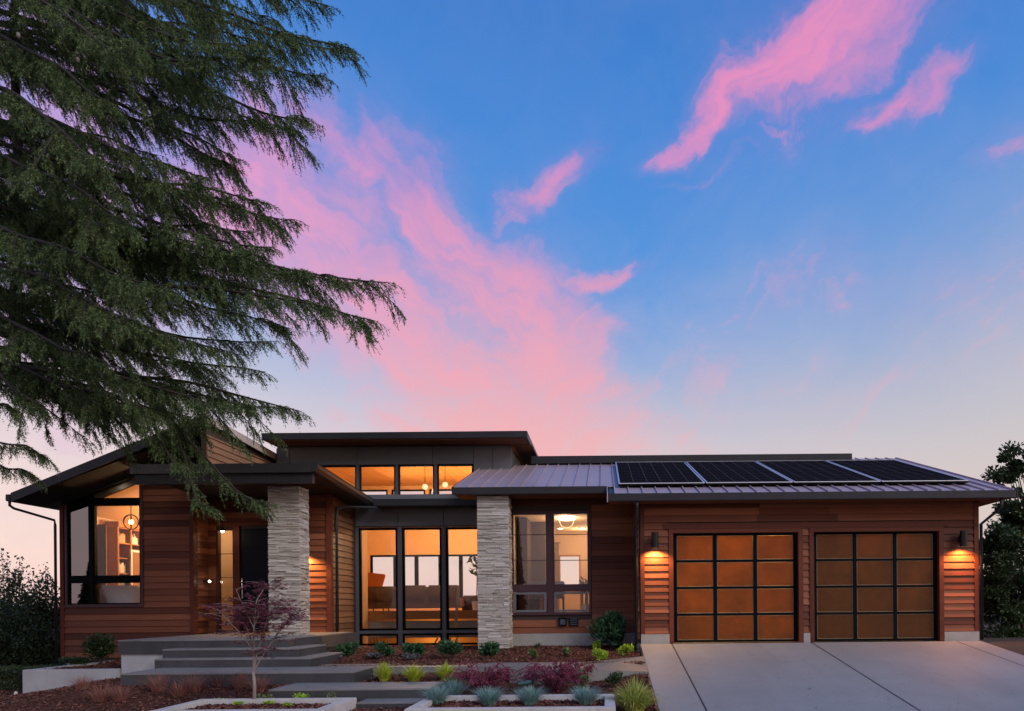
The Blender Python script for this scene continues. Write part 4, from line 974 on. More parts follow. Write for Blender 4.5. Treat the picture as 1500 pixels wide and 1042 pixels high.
MB().hexa([(a.x-.045,20.58,a.z),(a.x+.03,20.58,a.z),(a.x+.03,20.64,a.z),(a.x-.045,20.64,a.z),(b.x-.03,20.66,b.z),(b.x+.03,20.66,b.z),(b.x+.03,20.72,b.z),(b.x-.03,20.72,b.z)]).build('post_shaft', 'curtain_fabric', w_, bevel=.008)
MB().box(a.x-.1, a.x+.1, 20.5, 20.72, a.z-.05, a.z-.005).build('post_foot', 'interior_wood', w_)

# dining room behind the middle window
def chair(label, X, Y, zf, m, rot=0):
    c = thing('dining_chair', label, 'chair', (X, Y, zf), 'dining chairs')
    MB().box(X-.24, X+.24, Y-.03, Y+.03, zf+.48, zf+.86).build('backrest', m, c, bevel=.025)
    MB().box(X-.23, X+.23, Y+.04, Y+.48, zf+.42, zf+.48).build('seat', m, c, bevel=.02)
    for a in (-.2,.2):
        for b in (.02,.44): MB().tube([(X+a,Y+b,zf),(X+a*.95,Y+b,zf+.42)], .015, 6).build('leg', 'black_frame', c)
chair('grey dining chair in the left half of the two-part window', XX(788,18.9), 18.9, .6, 'grey_cushion')
chair('grey dining chair behind the middle post of the two-part window', XX(812,18.9)+.02, 18.95, .6, 'grey_cushion')
t_ = thing('dining_table', 'dark dining table behind the grey chairs', 'table', (-1.1, 19.8, .6))
MB().box(-1.75, -.5, 19.5, 20.3, 1.30, 1.34).build('tabletop', 'black_frame', t_, bevel=.01)
for a in (-1.68,-.62):
    for b in (19.56, 20.2): MB().box(a, a+.06, b, b+.06, .6, 1.30).build('leg', 'interior_wood', t_)
p = at(830, 760, 19.3)
s = thing('pendant_lamp', 'bright round pendant lamp with a hoop in the right half of the two-part window', 'pendant lamp', p)
MB().lathe(tuple(p), [(0,.045),(.20,.04),(.225,.0),(.20,-.03),(0,-.035)], 24).build('lamp_disc', 'lamp_white', s, smooth=True)
ring = [(p.x+.19*math.cos(t), p.y, p.z-.03-.22*abs(math.sin(t))) for t in [math.pi*i/14 for i in range(15)]]
MB().tube(ring, .010, 6).build('lamp_hoop', 'brass', s, smooth=True)
MB().tube([(p.x,p.y,p.z+.04),(p.x,p.y,3.13)], .01, 6).build('stem', 'brass', s)
for x, lab in ((821,'small recessed ceiling light left of and below the pendant lamp'),(853,'small recessed ceiling light right of and below the pendant lamp')):
    q = at(x, 781, 22.0); s = thing('recessed_light', lab, 'ceiling light', (q.x, 22.0, 3.11), 'recessed ceiling lights')
    MB().lathe((q.x,22.0,3.10), [(0,.015),(.10,.015),(.10,0),(.075,0),(.075,.01),(0,.01)], 16).build('trim_ring', 'white_plastic', s)
    MB().lathe((q.x,22.0,3.098), [(0,0),(.074,0),(.074,.008),(0,.008)], 16).build('lamp_disc', 'lamp_white', s)
def curtain(label, x0, x1, Y, z0, z1, m='curtain_fabric'):
    n = 40; vs = []; fs = []
    for i in range(n+1):
        x = x0+(x1-x0)*i/n; o_ = .035*math.sin(i*1.25)+.01*math.sin(i*.4)
        vs += [(x, Y+o_, z0), (x, Y+o_*.8, z1)]
    for i in range(n): fs.append((2*i, 2*i+2, 2*i+3, 2*i+1))
    c = thing('curtain', label, 'curtain', ((x0+x1)/2, Y, z0)); MB().add(vs, fs).build('cloth', m, c, smooth=True)
    MB().tube([(x0-.05,Y,z1+.01),(x1+.05,Y,z1+.01)], .012, 6).build('rod', 'black_frame', c)
pl_ = thing('great_room_pendant', 'cluster pendant with three glowing globes high in the clerestory windows', 'pendant lamp', (-5.2, 23.2, 4.6))
for k, (ox, oz) in enumerate(((-.3,0),(0,-.12),(.32,.06))):
    MB().lathe((-5.2+ox,23.2,4.55+oz), [(0,-.09),(.065,-.065),(.09,0),(.065,.065),(0,.09)], 14).build('glass_globe', 'lit_shade', pl_, smooth=True); MB().tube([(-5.2+ox,23.2,4.64+oz),(-5.2+ox,23.2,5.2)], .008, 6).build('stem', 'black_frame', pl_)
curtain('tan curtain left of the bright rear window in the dining room', XX(810,22.9), XX(819.5,22.9), 22.9, .62, 2.75)
curtain('tan curtain hanging in the left half of the two-part window', XX(768,21.5), XX(790,21.5), 21.5, .62, 2.75)
def pot_plant(label, x, ybase, d, zf, h, w, n, ls, m='dark_leaves'):
    p = at(x, ybase, d); s = thing('potted_plant', label, 'potted plant', (p.x, d, zf))
    MB().lathe((p.x,d,zf), [(0,0),(.11,0),(.14,.26),(.125,.26),(.12,.22),(0,.22)], 16).build('pot', 'white_plastic', s)
    MB().tube([(p.x,d,zf+.2),(p.x+.02,d,zf+h*.6),(p.x-.02,d,zf+h*.85)], .015, 6).build('stem', 'bark', s)
    c = np.array([p.x, d, zf+h*.78]) + unit(rnd(n))*RNG.random((n,1))**.4*np.array([w, w, h*.24])
    polys('foliage', leafquads(c, ls, c-np.array([p.x,d,zf+h*.6])), m, s)
def leafquads(c, size, out, flat=.0, ratio=.45):
    n = len(c); a = unit(unit(out)+rnd(n)*.8+np.array([0,0,-flat])); b = unit(np.cross(a, rnd(n)+np.array([0,0,.8])))
    L = size*RNG.uniform(.6, 1.25, (n,1)); w = L*ratio
    return np.stack([c-a*L*.5, c+b*w*.5+a*L*.05, c+a*L*.5, c-b*w*.5+a*L*.05], 1)
pot_plant('leafy houseplant half hidden by the right stone column in the entry glass', 698, 860, 21.3, .72, 1.65, .30, 60, .22)
pot_plant('dark houseplant at the right edge of the two-part window', 857, 860, 19.2, .6, .95, .17, 90, .10)
# wing room
s = thing('pendant_lantern', 'round black-ringed pendant lantern glowing in the left wing window', 'pendant lamp', at(192, 765, 19.4))
p = at(192, 765, 19.4)
for k in range(3):
    a = math.pi*k/3
    MB().tube([(p.x+.19*math.cos(t)*math.cos(a), p.y+.19*math.cos(t)*math.sin(a), p.z+.19*math.sin(t)) for t in [2*math.pi*i/24 for i in range(25)]], .012, 6).build('hoop', 'black_frame', s, smooth=True)
MB().tube([(p.x,p.y,p.z+.19),(p.x,p.y,p.z+.8)], .01, 6).build('stem', 'black_frame', s)
MB().lathe(tuple(p), [(0,-.07),(.045,-.05),(.06,0),(.045,.05),(0,.07)], 12).build('bulb', 'lantern_glow', s, smooth=True)
q = at(190, 741, 19.9)
s = thing('recessed_light', 'bright ceiling light above the round lantern in the left wing window', 'ceiling light', q)
MB().lathe((q.x,q.y,q.z), [(0,0),(.13,0),(.13,.03),(0,.03)], 18).build('lamp_disc', 'lamp_white', s)
MB().tube([(q.x,q.y,q.z+.03),(q.x,q.y,q.z+.5)], .02, 6).build('stem', 'white_plastic', s)
bk = thing('bookcase', 'tall dark red bookcase with books behind the lantern in the left wing window', 'bookcase', (-13.0, 20.6, .56))
ex0, ex1, by0, by1, bz0, bz1 = -13.09, -12.76, 19.75, 21.9, .56, 3.02
MB().box(ex0, ex0+.02, by0, by1, bz0, bz1).build('back_panel', 'red_panel', bk)
for i in range(5):
    yy = by0+(by1-by0)*i/4; MB().box(ex0+.021, ex1, yy-.03, yy+.03, bz0, bz1).build('upright', 'interior_wood', bk)
MB().box(ex0, ex1+.03, by0-.03, by1+.03, bz1+.001, bz1+.14).build('cornice', 'interior_wood', bk)
for j in range(7):
    zz = bz0+.04+(bz1-bz0-.06)*j/6
    for i in range(4):
        ya_, yb_ = by0+(by1-by0)*i/4+.031, by0+(by1-by0)*(i+1)/4-.031
        MB().box(ex0+.022, ex1-.01, ya_, yb_, zz-.014, zz+.014).build('shelf', 'interior_wood', bk)
        if j < 6 and (i+j) % 3 != 1:
            y_ = ya_+.02
            bb = MB()
            while y_ < yb_-.12:
                w_ = RNG.uniform(.02, .05); bb.box(ex0+.06, ex1-.07, y_, y_+w_-.003, zz+.015, zz+.015+RNG.uniform(.18, .29)); y_ += w_
            bb.build('books', ('red_panel','curtain_fabric','grey_cushion','white_fabric')[(i*2+j)%4], bk, stuff=True)
mr = thing('mirror', 'tall white-framed mirror in front of the bookcase in the left wing window', 'mirror', (-12.7, 20.3, 1.0))
y0_, y1_, z0_, z1_ = 20.15, 20.75, 1.25, 2.45
for q in ((y0_, y0_+.06, z0_, z1_), (y1_-.06, y1_, z0_, z1_), (y0_+.06, y1_-.06, z0_, z0_+.06), (y0_+.06, y1_-.06, z1_-.06, z1_)): MB().box(-12.72, -12.68, *q).build('mirror_frame', 'white_plastic', mr)
MB().box(-12.715, -12.70, y0_+.06, y1_-.06, z0_+.06, z1_-.06).build('mirror_glass', 'mirror_glass', mr)
curtain('cream curtain at the left of the wing room seen through the large pane', XX(141,19.2), XX(157,19.2), 19.2, .56, 3.0)
ws = thing('bench_seat', 'white cushioned window bench behind the low left wing pane', 'bench', at(172, 880, 18.9))
MB().box(XX(146,18.8), XX(204,18.8), 18.75, 19.3, .56, ZZ(858,18.8,170)).build('seat', 'white_fabric', ws, bevel=.05, smooth=True)
MB().box(XX(146,18.8)-.02, XX(204,18.8)+.02, 18.74, 19.31, .50, .56).build('bench_base', 'black_frame', ws)

# ================================================================ GARDEN
def gpt(x, y, lo=9.0, hi=30.0):
    """where the photo's line of sight at (x, y) meets the soil"""
    for i in range(1200):
        d = lo+i*(hi-lo)/1200; p = at(x, y, d)
        if p.z <= float(ground_z(p.x, d)): return Vector((p.x, d, float(ground_z(p.x, d))))
    return at(x, y, hi)
def plane_pt(x, y, z):
    v = (y-887)+(x-885)*ROLL; d = (ZC-z)*F/v; return at(x, y, d)
def stems(c, r, h, n, th, m, parent, spread=.7):
    mb = MB()
    for i in range(n):
        a = RNG.uniform(0, 2*math.pi); q = RNG.uniform(.2, 1)*spread*r
        mb.tube([(c[0],c[1],c[2]-.02),(c[0]+q*.35*math.cos(a),c[1]+q*.35*math.sin(a),c[2]+h*.4),(c[0]+q*math.cos(a),c[1]+q*math.sin(a),c[2]+h*RNG.uniform(.7,.95))], th, 5, th*.4)
    mb.build('stems', m, parent)
def shrub(label, p, w, h, n, ls, m, name='shrub', cat='shrub', group=None, lumps=7, stem_m='bark', ratio=.45, droop=0.):
    s = thing(name, label, cat, tuple(p), group); p = np.array(p)
    r = w/2; cs = []
    for i in range(lumps):
        a = RNG.uniform(0, 2*math.pi); q = RNG.uniform(0,.55)*r
        cs.append((p+np.array([q*math.cos(a), q*math.sin(a), h*RNG.uniform(.35,.68)]), np.array([r*RNG.uniform(.4,.62), r*RNG.uniform(.4,.62), h*RNG.uniform(.24,.36)])))
    pts = []; outs = []
    for (c, rr) in cs:
        k = n//lumps; u = unit(rnd(k)); q = RNG.random((k,1))**.45
        pts.append(c+u*q*rr); outs.append(u*rr+np.array([0,0,.25*h]))
    pts = np.concatenate(pts); outs = np.concatenate(outs); keep = pts[:,2] > p[2]+.01
    polys('foliage', leafquads(pts[keep], ls, outs[keep], droop, ratio), m, s)
    stems(p, r, h*.8, 7, max(.004, w*.012), stem_m, s)
    return s
def tuft(label, p, r, h, n, m, name='ornamental_grass', group=None, wd=.006, bend=.7, segs=3, cat='grass clump'):
    s = thing(name, label, cat, tuple(p), group); p = np.array(p)
    a = RNG.uniform(0, 2*math.pi, n); q = RNG.random(n)**.6
    base = p+np.stack([np.cos(a)*q*r*.22, np.sin(a)*q*r*.22, np.full(n, -.01)], -1)
    a2 = a+RNG.normal(0, .5, n); lean = q*RNG.uniform(.5, 1.1, n); hh = h*RNG.uniform(.55, 1.05, n)
    out = np.stack([np.cos(a2), np.sin(a2), np.zeros(n)], -1)
    side = np.stack([-np.sin(a2), np.cos(a2), np.zeros(n)], -1)
    tw = RNG.normal(0, .6, (n,1)); side = unit(side+out*tw)
    quads = []
    def pos(t):
        horiz = (t**1.6)*lean*r; vert = hh*(t-bend*lean*.62*t**2.6)
        return base+out*horiz[:,None]+np.array([0,0,1])*vert[:,None]
    ts = np.linspace(0, 1, segs+1); w = wd*RNG.uniform(.6,1.3,(n,1))
    # each blade one island: build with shared verts
    vs = []
    for t in ts:
        ww = w*(1-t**2*.9); c = pos(t); vs += [c-side*ww, c+side*ww]
    V = np.stack(vs, 1); nv = V.shape[1]
    F_ = []
    for i in range(n):
        k = i*nv
        for j in range(segs): F_.append((k+2*j, k+2*j+1, k+2*j+3, k+2*j+2))
    me = bpy.data.meshes.new('blades'); me.from_pydata((V.reshape(-1,3)-p).tolist(), [], F_); me.materials.append(MATS[m])
    o = link(bpy.data.objects.new('blades', me), s); o['kind'] = 'stuff'
    return s
# row of dark evergreens by the entry glass
G1 = 'round evergreen shrubs along the glass entry'
for (x, y, w, h, lab) in ((508,963,30,22,'small round evergreen shrub beside the porch corner, leftmost by the entry glass'),(560,964,30,23,'small round evergreen shrub under the first entry pane, second from the left'),
                          (610,963,34,22,'small round evergreen shrub under the middle entry panes, third from the left'),(661,967,46,28,'widest of the round evergreen shrubs, left of the right stone column'),
                          (719,967,36,26,'round evergreen shrub at the foot of the right stone column')):
    p = gpt(x, y, 13.9); s_ = p.y/F; shrub(lab, p, w*1.15*s_, h*1.1*s_, 1300, .075, 'conifer_green', 'evergreen_shrub', group=G1)
G2 = 'low dark creeping plants in the entry bed'
for (x, y, lab) in ((492,967,'dark low creeping plant in front of the leftmost evergreen'),(548,966,'dark low creeping plant between the first two evergreens'),(604,968,'dark low creeping plant below the third evergreen')):
    p = gpt(x, y, 13.9); s_ = p.y/F; shrub(lab, p, 34*s_, 11*s_, 700, .06, 'grey_leaves', 'creeping_plant', 'ground cover plant', G2, 5)
for (x, y, w, h, m, lab, nm) in ((782,966,17,16,'olive_leaves','small yellow-green plant in the bed left of the second small one','small_plant'),(829,962,18,14,'olive_leaves','small yellow-green plant below the outlet box','small_plant'),
                     (880,969,24,20,'lime_leaves','bright lime plant in front, left of the driveway corner','lime_plant'),(917,962,26,20,'lime_leaves','bright lime plant closest to the driveway corner','lime_plant'),(873,952,18,14,'lime_leaves','dull lime plant just behind the front lime plant','lime_plant')):
    p = gpt(x, y, 13.9); s_ = p.y/F; shrub(lab, p, w*s_, h*s_, 420, .075, m, nm, 'plant', 'small plants in the bed by the middle window', 5)
for x, y, lab in ((788,949,'thin dark spiky tuft left against the foundation'),(842,947,'thin dark spiky tuft right of the other against the foundation')):
    p = gpt(x, y, 13.9); s_ = p.y/F; tuft(lab, p, 12*s_, 10*s_, 60, 'dark_leaves', 'spiky_plant', wd=.006, bend=.5)
p = gpt(896, 952, 13.9); shrub('large dark glossy shrub in the corner left of the garage', p, 66*p.y/F, 62*p.y/F, 1500, .17, 'conifer_green', 'glossy_shrub', ratio=.32, lumps=9)
# yellow grass tufts behind the lower slab
for (x, y, w, h, lab) in ((563,999,30,30,'yellow-green grass tuft behind the garden steps, leftmost of three'),(606,999,36,26,'yellow-green grass tuft in the middle of the row of three'),(653,997,32,26,'yellow-green grass tuft nearest the purple barberry, rightmost of three')):
    p = gpt(x, y, 11.5); s_ = p.y/F; tuft(lab, p, w*.80*s_, h*s_*1.2, 260, 'lime_grass', 'yellow_grass', 'yellow grass tufts', wd=.0075, bend=.8, segs=4)
# barberries
def barberry(label, p, w, h, n=34, group='purple barberry bushes', m='barberry_leaves', ls=.032, name='barberry_bush'):
    s = thing(name, label, 'shrub', tuple(p), group); p = Vector(p); mb = MB(); pts = []
    for i in range(n):
        a = RNG.uniform(0, 2*math.pi); L = RNG.uniform(.55, 1.0)*w*.55; hh = h*RNG.uniform(.5, 1.0)
        kk = RNG.uniform(.75, 1.15); c = [p+Vector((math.cos(a+.25*t)*L*t, math.sin(a+.25*t)*L*t, hh*(1.9*t-.9*t*t-.35*kk*t**4)*(1 if L < .4*w else .85))) for t in np.linspace(0,1,7)]
        mb.tube(c, .005, 4, .002)
        for j in range(6):
            for t in np.linspace(0, 1, 14):
                q = c[j].lerp(c[j+1], float(t)); pts.append(q)
    pts = np.array(pts)+RNG.normal(0, .009, (len(pts),3)); keep = pts[:,2] > p.z+.05*h
    mb.build('branches', 'bark', s)
    polys('foliage', leafquads(pts[keep], ls, rnd(keep.sum())+np.array([0,0,.5]), 0, .55), m, s)
p = gpt(708, 1019, 11.45); barberry('purple-red barberry bush left of the path slab corner', p, 104*p.y/F, 60*p.y/F, 60)
p = gpt(812, 1016, 11.45); barberry('purple-red barberry bush right of the garden light, in front of the path slab', p, 108*p.y/F, 62*p.y/F, 64)
p = gpt(846, 1003, 11.6); barberry('taller dull purple barberry behind the right-hand purple bush', p, 66*p.y/F, 44*p.y/F, 26, None, 'maple_leaves', .04)
for (x, y, w, h, m, lab) in ((664,1011,36,26,'olive_leaves','speckled variegated shrub behind the blue grass at the planter corner'),(776,1003,26,22,'grey_leaves','small grey-leaved shrub between the two purple barberries'),
                      (856,1013,30,32,'olive_leaves','speckled variegated shrub right of the purple barberry'),(900,1008,34,28,'dark_leaves','dark leafy shrub below the path near the driveway')):
    p = gpt(x, y, 11.45); s_ = p.y/F; shrub(lab, p, w*s_, h*s_, 480, .05, m, 'mixed_shrub', group='small shrubs among the barberries')
p = gpt(929, 1046, 9.5); tuft('big striped yellow-green grass clump beside the driveway edge', p, 50*p.y/F, 62*p.y/F, 620, 'striped_grass', 'striped_grass', wd=.010, bend=1.05, segs=5)
# blue fescue in the right planter
for (x, y, w, lab) in ((664,1024,50,'blue-grey fescue tuft behind the leftmost one in the right planter'),(640,1033,46,'leftmost blue-grey fescue tuft in the right planter'),(716,1035,54,'blue-grey fescue tuft below the left purple barberry'),
                       (776,1034,54,'blue-grey fescue tuft below the garden light'),(858,1034,54,'blue-grey fescue tuft nearest the right end of its planter')):
    p = plane_pt(x, y, -.59); s_ = p.y/F; tuft(lab, p, w*.62*s_, 33*s_, 800, 'blue_fescue', 'blue_fescue', 'blue fescue tufts', wd=.0036, bend=.38)
# garden light
p = gpt(768, 1012, 11.45); s = thing('garden_light', 'small teal garden spotlight between the two purple barberries', 'garden light', p)
MB().tube([p+Vector((0,0,-.02)), p+Vector((0,0,.10))], .012, 8).build('stake', 'black_frame', s)
MB().tube([p+Vector((-.09,-.02,.12)), p+Vector((.12,0,.14))], .035, 12).build('lamp_housing', 'teal_metal', s, smooth=False)
# left planter greens
for (x, y, w, h, lab) in ((297,1034,26,10,'low lime groundcover plant at the left end of the left planter'),(322,1031,26,10,'low lime groundcover plant second along the left planter'),(349,1035,26,8,'low lime groundcover plant left of the maple trunk'),(388,1035,26,9,'low lime groundcover plant right of the maple trunk'),(420,1036,20,7,'low lime groundcover plant near the right end of the left planter')):
    p = plane_pt(x, y, -.59); s_ = p.y/F; shrub(lab, p, w*s_, h*s_, 260, .035, 'lime_leaves', 'groundcover_plant', 'plant', 'low lime plants in the left planter', 4)
for (x, lab) in ((386,'small yellow-tipped shrub behind the left planter, nearest the maple trunk'),(440,'small yellow-tipped shrub behind the left planter, middle of three'),(484,'small yellow-tipped shrub behind the left planter, rightmost of three')):
    p = gpt(x, 1024, 11.25) if False else Vector((XX(x,11.42), 11.42, -.66)); shrub(lab, p, .30, .24, 420, .04, 'olive_leaves' if x != 440 else 'lime_leaves', 'yellow_tipped_shrub', 'shrub', 'small shrubs behind the left planter', 5)
# shrub behind the retaining wall
p = Vector((XX(147,16.4), 16.4, -.36)); shrub('dark dense shrub behind the retaining wall, left of the steps', p, .92, .78, 3000, .075, 'dark_leaves', 'dense_shrub', 'shrub', lumps=9)
p = Vector((XX(112,16.0), 16.0, -.36)); shrub('low spreading groundcover behind the left end of the retaining wall', p, .8, .22, 900, .06, 'dark_leaves', 'spreading_plant', 'plant')
# reddish grasses on the mulch
rg = [(232,1013,34,'red-tinged grass clump in front of the left end of the walk'),(284,1014,34,'red-tinged grass clump second from the left along the walk'),(322,1006,30,'red-tinged grass clump third along the walk, left of the planter corner'),(352,1008,30,'tan grass clump in front of the walk, just left of the maple'),
      (262,1020,26,'pale reddish grass clump low on the mulch near the planter corner'),(146,1028,30,'red-tinged grass clump alone on the open mulch'),(176,1026,26,'pale red grass clump right of the lone one on the open mulch'),(122,1010,26,'thin red grass clump below the retaining wall'),(380,1012,26,'dull red grass clump behind the maple trunk')]
for (x, y, h, lab) in rg:
    p = gpt(x, y, 9.6); s_ = p.y/F; tuft(lab, p, .42, h*1.05*s_, 240, 'red_grass', 'red_grass', 'red-tinged grass clumps', wd=.0028, bend=.6, segs=4)
# white stake
p = gpt(22, 1030, 9.6); p = Vector((XX(22,14.5), 14.5, -.95))
s = thing('marker_stake', 'small white stake in front of the clipped hedge at far left', 'stake', p)
MB().box(p.x-.02, p.x+.02, p.y-.02, p.y+.02, p.z, p.z+.2).prism_y([(p.x-.02,p.z+.2),(p.x+.02,p.z+.2),(p.x,p.z+.23)], p.y-.02, p.y+.02).build('stake_post', 'white_plastic', s)
# hedge at far left
def hedge(label, x0, x1, y0, y1, z0, z1, n):
    s = thing('clipped_hedge', label, 'hedge', ((x0+x1)/2, y0, z0))
    q = RNG.random((n,3)); f = RNG.integers(0, 3, n); q[f==0,1] = RNG.random((f==0).sum())*.12; q[f==1,2] = 1-RNG.random((f==1).sum())*.12; q[f==2,0] = 1-RNG.random((f==2).sum())*.06
    c = np.array([x0,y0,z0])+q*np.array([x1-x0,y1-y0,z1-z0])+RNG.normal(0,.02,(n,3))
    polys('foliage', leafquads(c, .055, rnd(n)), 'dark_leaves', s)
    MB().box(x0+.08, x1-.08, y0+.1, y1-.05, z0, z1-.1).build('hedge_core', 'bark', s)
hedge('dark clipped hedge at the far left beside the retaining wall', -14.8, -11.42, 15.0, 15.9, -.98, -.33, 16000)

n = 260; fx = RNG.uniform(-8, 7.9, n); fy = RNG.uniform(10, 16.3, n)
ok = ((fx > .85) & (fx < 8.1)) & (RNG.random(n) < .30) | ((fx > -8) & (fx < -4.3) & (fy > 12.7) & (fy < 13.7)) | ((fx > -5.1) & (fx < -2.8) & (fy > 11.7) & (fy < 12.6))
fx, fy = fx[ok], fy[ok]; fz = np.where(fx > .8, dz_(fy)+.012, np.where(fy < 12.62, -.416, -.236))
cc_ = np.stack([fx, fy, fz], -1); a_ = unit(rnd(len(fx))*np.array([1,1,.1])); b_ = unit(np.cross(a_, np.array([0,0,1.])+rnd(len(fx))*.3)); L_ = RNG.uniform(.014,.03,(len(fx),1))
fl_ = polys('fallen_leaves', np.stack([cc_-a_*L_, cc_+b_*L_*.5, cc_+a_*L_, cc_-b_*L_*.5], 1), 'bark_chips'); tag(fl_, 'scattered small dry leaves lying on the driveway and walks', 'leaves')

# ---------------------------------------------------------------- trees
def deciduous(label, cat, base, H_, crown_c, crown_r, n_leaf, ls, m, name, limbs=9, bark='bark', tr=.12, holes=.35, clumps=46, extra=()):
    """trunk forking into limbs, crown of separate leafy clumps with gaps"""
    s = thing(name, label, cat, base); base = Vector(base); cc = Vector(crown_c)
    mb = MB(); fork = base.lerp(cc, .42)
    mb.tube([base-Vector((0,0,.2)), base.lerp(fork,.5)+Vector((.06,0,0)), fork], tr, 8, tr*.7); mb.build('trunk', bark, s, smooth=True)
    mb = MB(); cl = []
    for i in range(clumps):
        u = Vector(unit(rnd(1))[0]); q = RNG.uniform(.45, 1.0)**.7
        cl.append(cc+Vector((u.x*crown_r[0], u.y*crown_r[1], u.z*crown_r[2]))*q)
    cl += [Vector(e) for e in extra]
    for c in cl:
        mid = fork.lerp(c, .5)+Vector(RNG.normal(0,.12,3))*crown_r[0]*.4+Vector((0,0,.05))
        mb.tube([fork+Vector(RNG.normal(0,.02,3)), mid, c], tr*.28, 5, tr*.06)
    mb.build('branches', bark, s)
    P_, O_ = [], []
    k = n_leaf//len(cl)
    for c in cl:
        r = RNG.uniform(.16, .34)*min(crown_r[0], crown_r[2])*1.3
        u = unit(rnd(k)); q = RNG.random((k,1))**.6
        P_.append(np.array(c)+u*q*r*np.array([1.15,1,.8])); O_.append(u+np.array([0,0,.2]))
    polys('foliage', leafquads(np.concatenate(P_), ls, np.concatenate(O_), .2, .55), m, s)
# right-hand tree and bushes
deciduous('dark tall tree at the right edge beyond the garage eave', 'tree', (11.7, 19.4, -.1), 5, at(1492,715,19.4), (.75,.9,1.15), 7000, .13, 'dark_leaves', 'broadleaf_tree', clumps=26,
          extra=[at(1478,700,19.4), at(1474,745,19.3), at(1486,680,19.4), at(1483,722,19.2), at(1490,775,19.4), at(1480,760,19.5)])
deciduous('dark rounded bush filling the space right of the garage wall', 'bush', (10.4, 18.6, -.1), 3, at(1476,842,18.6), (.85,.9,1.25), 15000, .105, 'dark_leaves', 'large_bush', clumps=52, tr=.08,
          extra=[at(1448,800,18.6), at(1443,860,18.6), at(1444,905,18.4), at(1470,915,18.4), at(1490,900,18.4), at(1447,840,18.6), at(1441,885,18.5), at(1460,790,18.6),at(1478,785,18.6),at(1460,928,18.2),at(1490,928,18.2)])
deciduous('dark bush behind the rounded one at the right edge', 'bush', (13.2, 21.5, -.1), 3, at(1520,840,21.5), (1.4,.9,1.9), 9000, .13, 'dark_leaves', 'large_bush', clumps=40, tr=.08)
# shrubs beyond the left end of the house
def tall_shrub(label, x, d, top, w, n, ls=.095, m='shrub_leaves', z0=-1.0, lean=0):
    b = Vector((XX(x,d), d, z0)); T = at(x+lean, top, d); s = thing('tall_shrub', label, 'shrub', b, 'tall leafy shrubs left of the house'); mb = MB(); P_ = []
    for i in range(26):
        a = RNG.uniform(0, 2*math.pi); q = RNG.random()**.6*w*.5; hh = (T.z-z0)*(1-.30*(q/(w*.5))**2)*RNG.uniform(.72, 1.0)
        tip = Vector((T.x+q*math.cos(a), d+q*math.sin(a), z0+hh)); midp = b.lerp(tip, .5)+Vector((0,0,hh*.06))
        mb.tube([b+Vector((RNG.normal(0,.08),RNG.normal(0,.08),0)), midp, tip], .018, 5, .004)
        k = n//26
        t = RNG.random(k)**.75; c = np.where(t[:,None] < .5, np.array(b)+(np.array(midp)-np.array(b))*(t[:,None]*2), np.array(midp)+(np.array(tip)-np.array(midp))*(t[:,None]*2-1))
        sp_ = .34*(1.12-t)[:,None]*w/1.6+.03
        P_.append(c+RNG.normal(0,1,(k,3))*sp_)
    c = np.concatenate(P_)
    mb.build('stems', 'bark', s); polys('foliage', leafquads(c, ls, rnd(len(c))+np.array([0,0,.6]), 0, .55), m, s)
tall_shrub('tallest leafy shrub at the left edge, thin against the sky', 14, 20.5, 800, 1.5, 5200)
tall_shrub('leafy shrub touching the left corner of the house', 66, 20.2, 830, 1.3, 5200)
tall_shrub('lower leafy shrub between the two taller ones at far left', 40, 19.8, 862, 1.4, 4600)
tall_shrub('dark low shrub in front at the left edge behind the hedge', 8, 19.0, 880, 1.8, 4800, .09, 'dark_leaves')
tall_shrub('dark low shrub beside the downspout of the left wing', 62, 19.1, 890, 1.5, 4800, .09, 'dark_leaves')
tall_shrub('broad dark shrub filling the gap behind the left hedge', 30, 21.8, 878, 2.6, 6500, .10, 'dark_leaves')

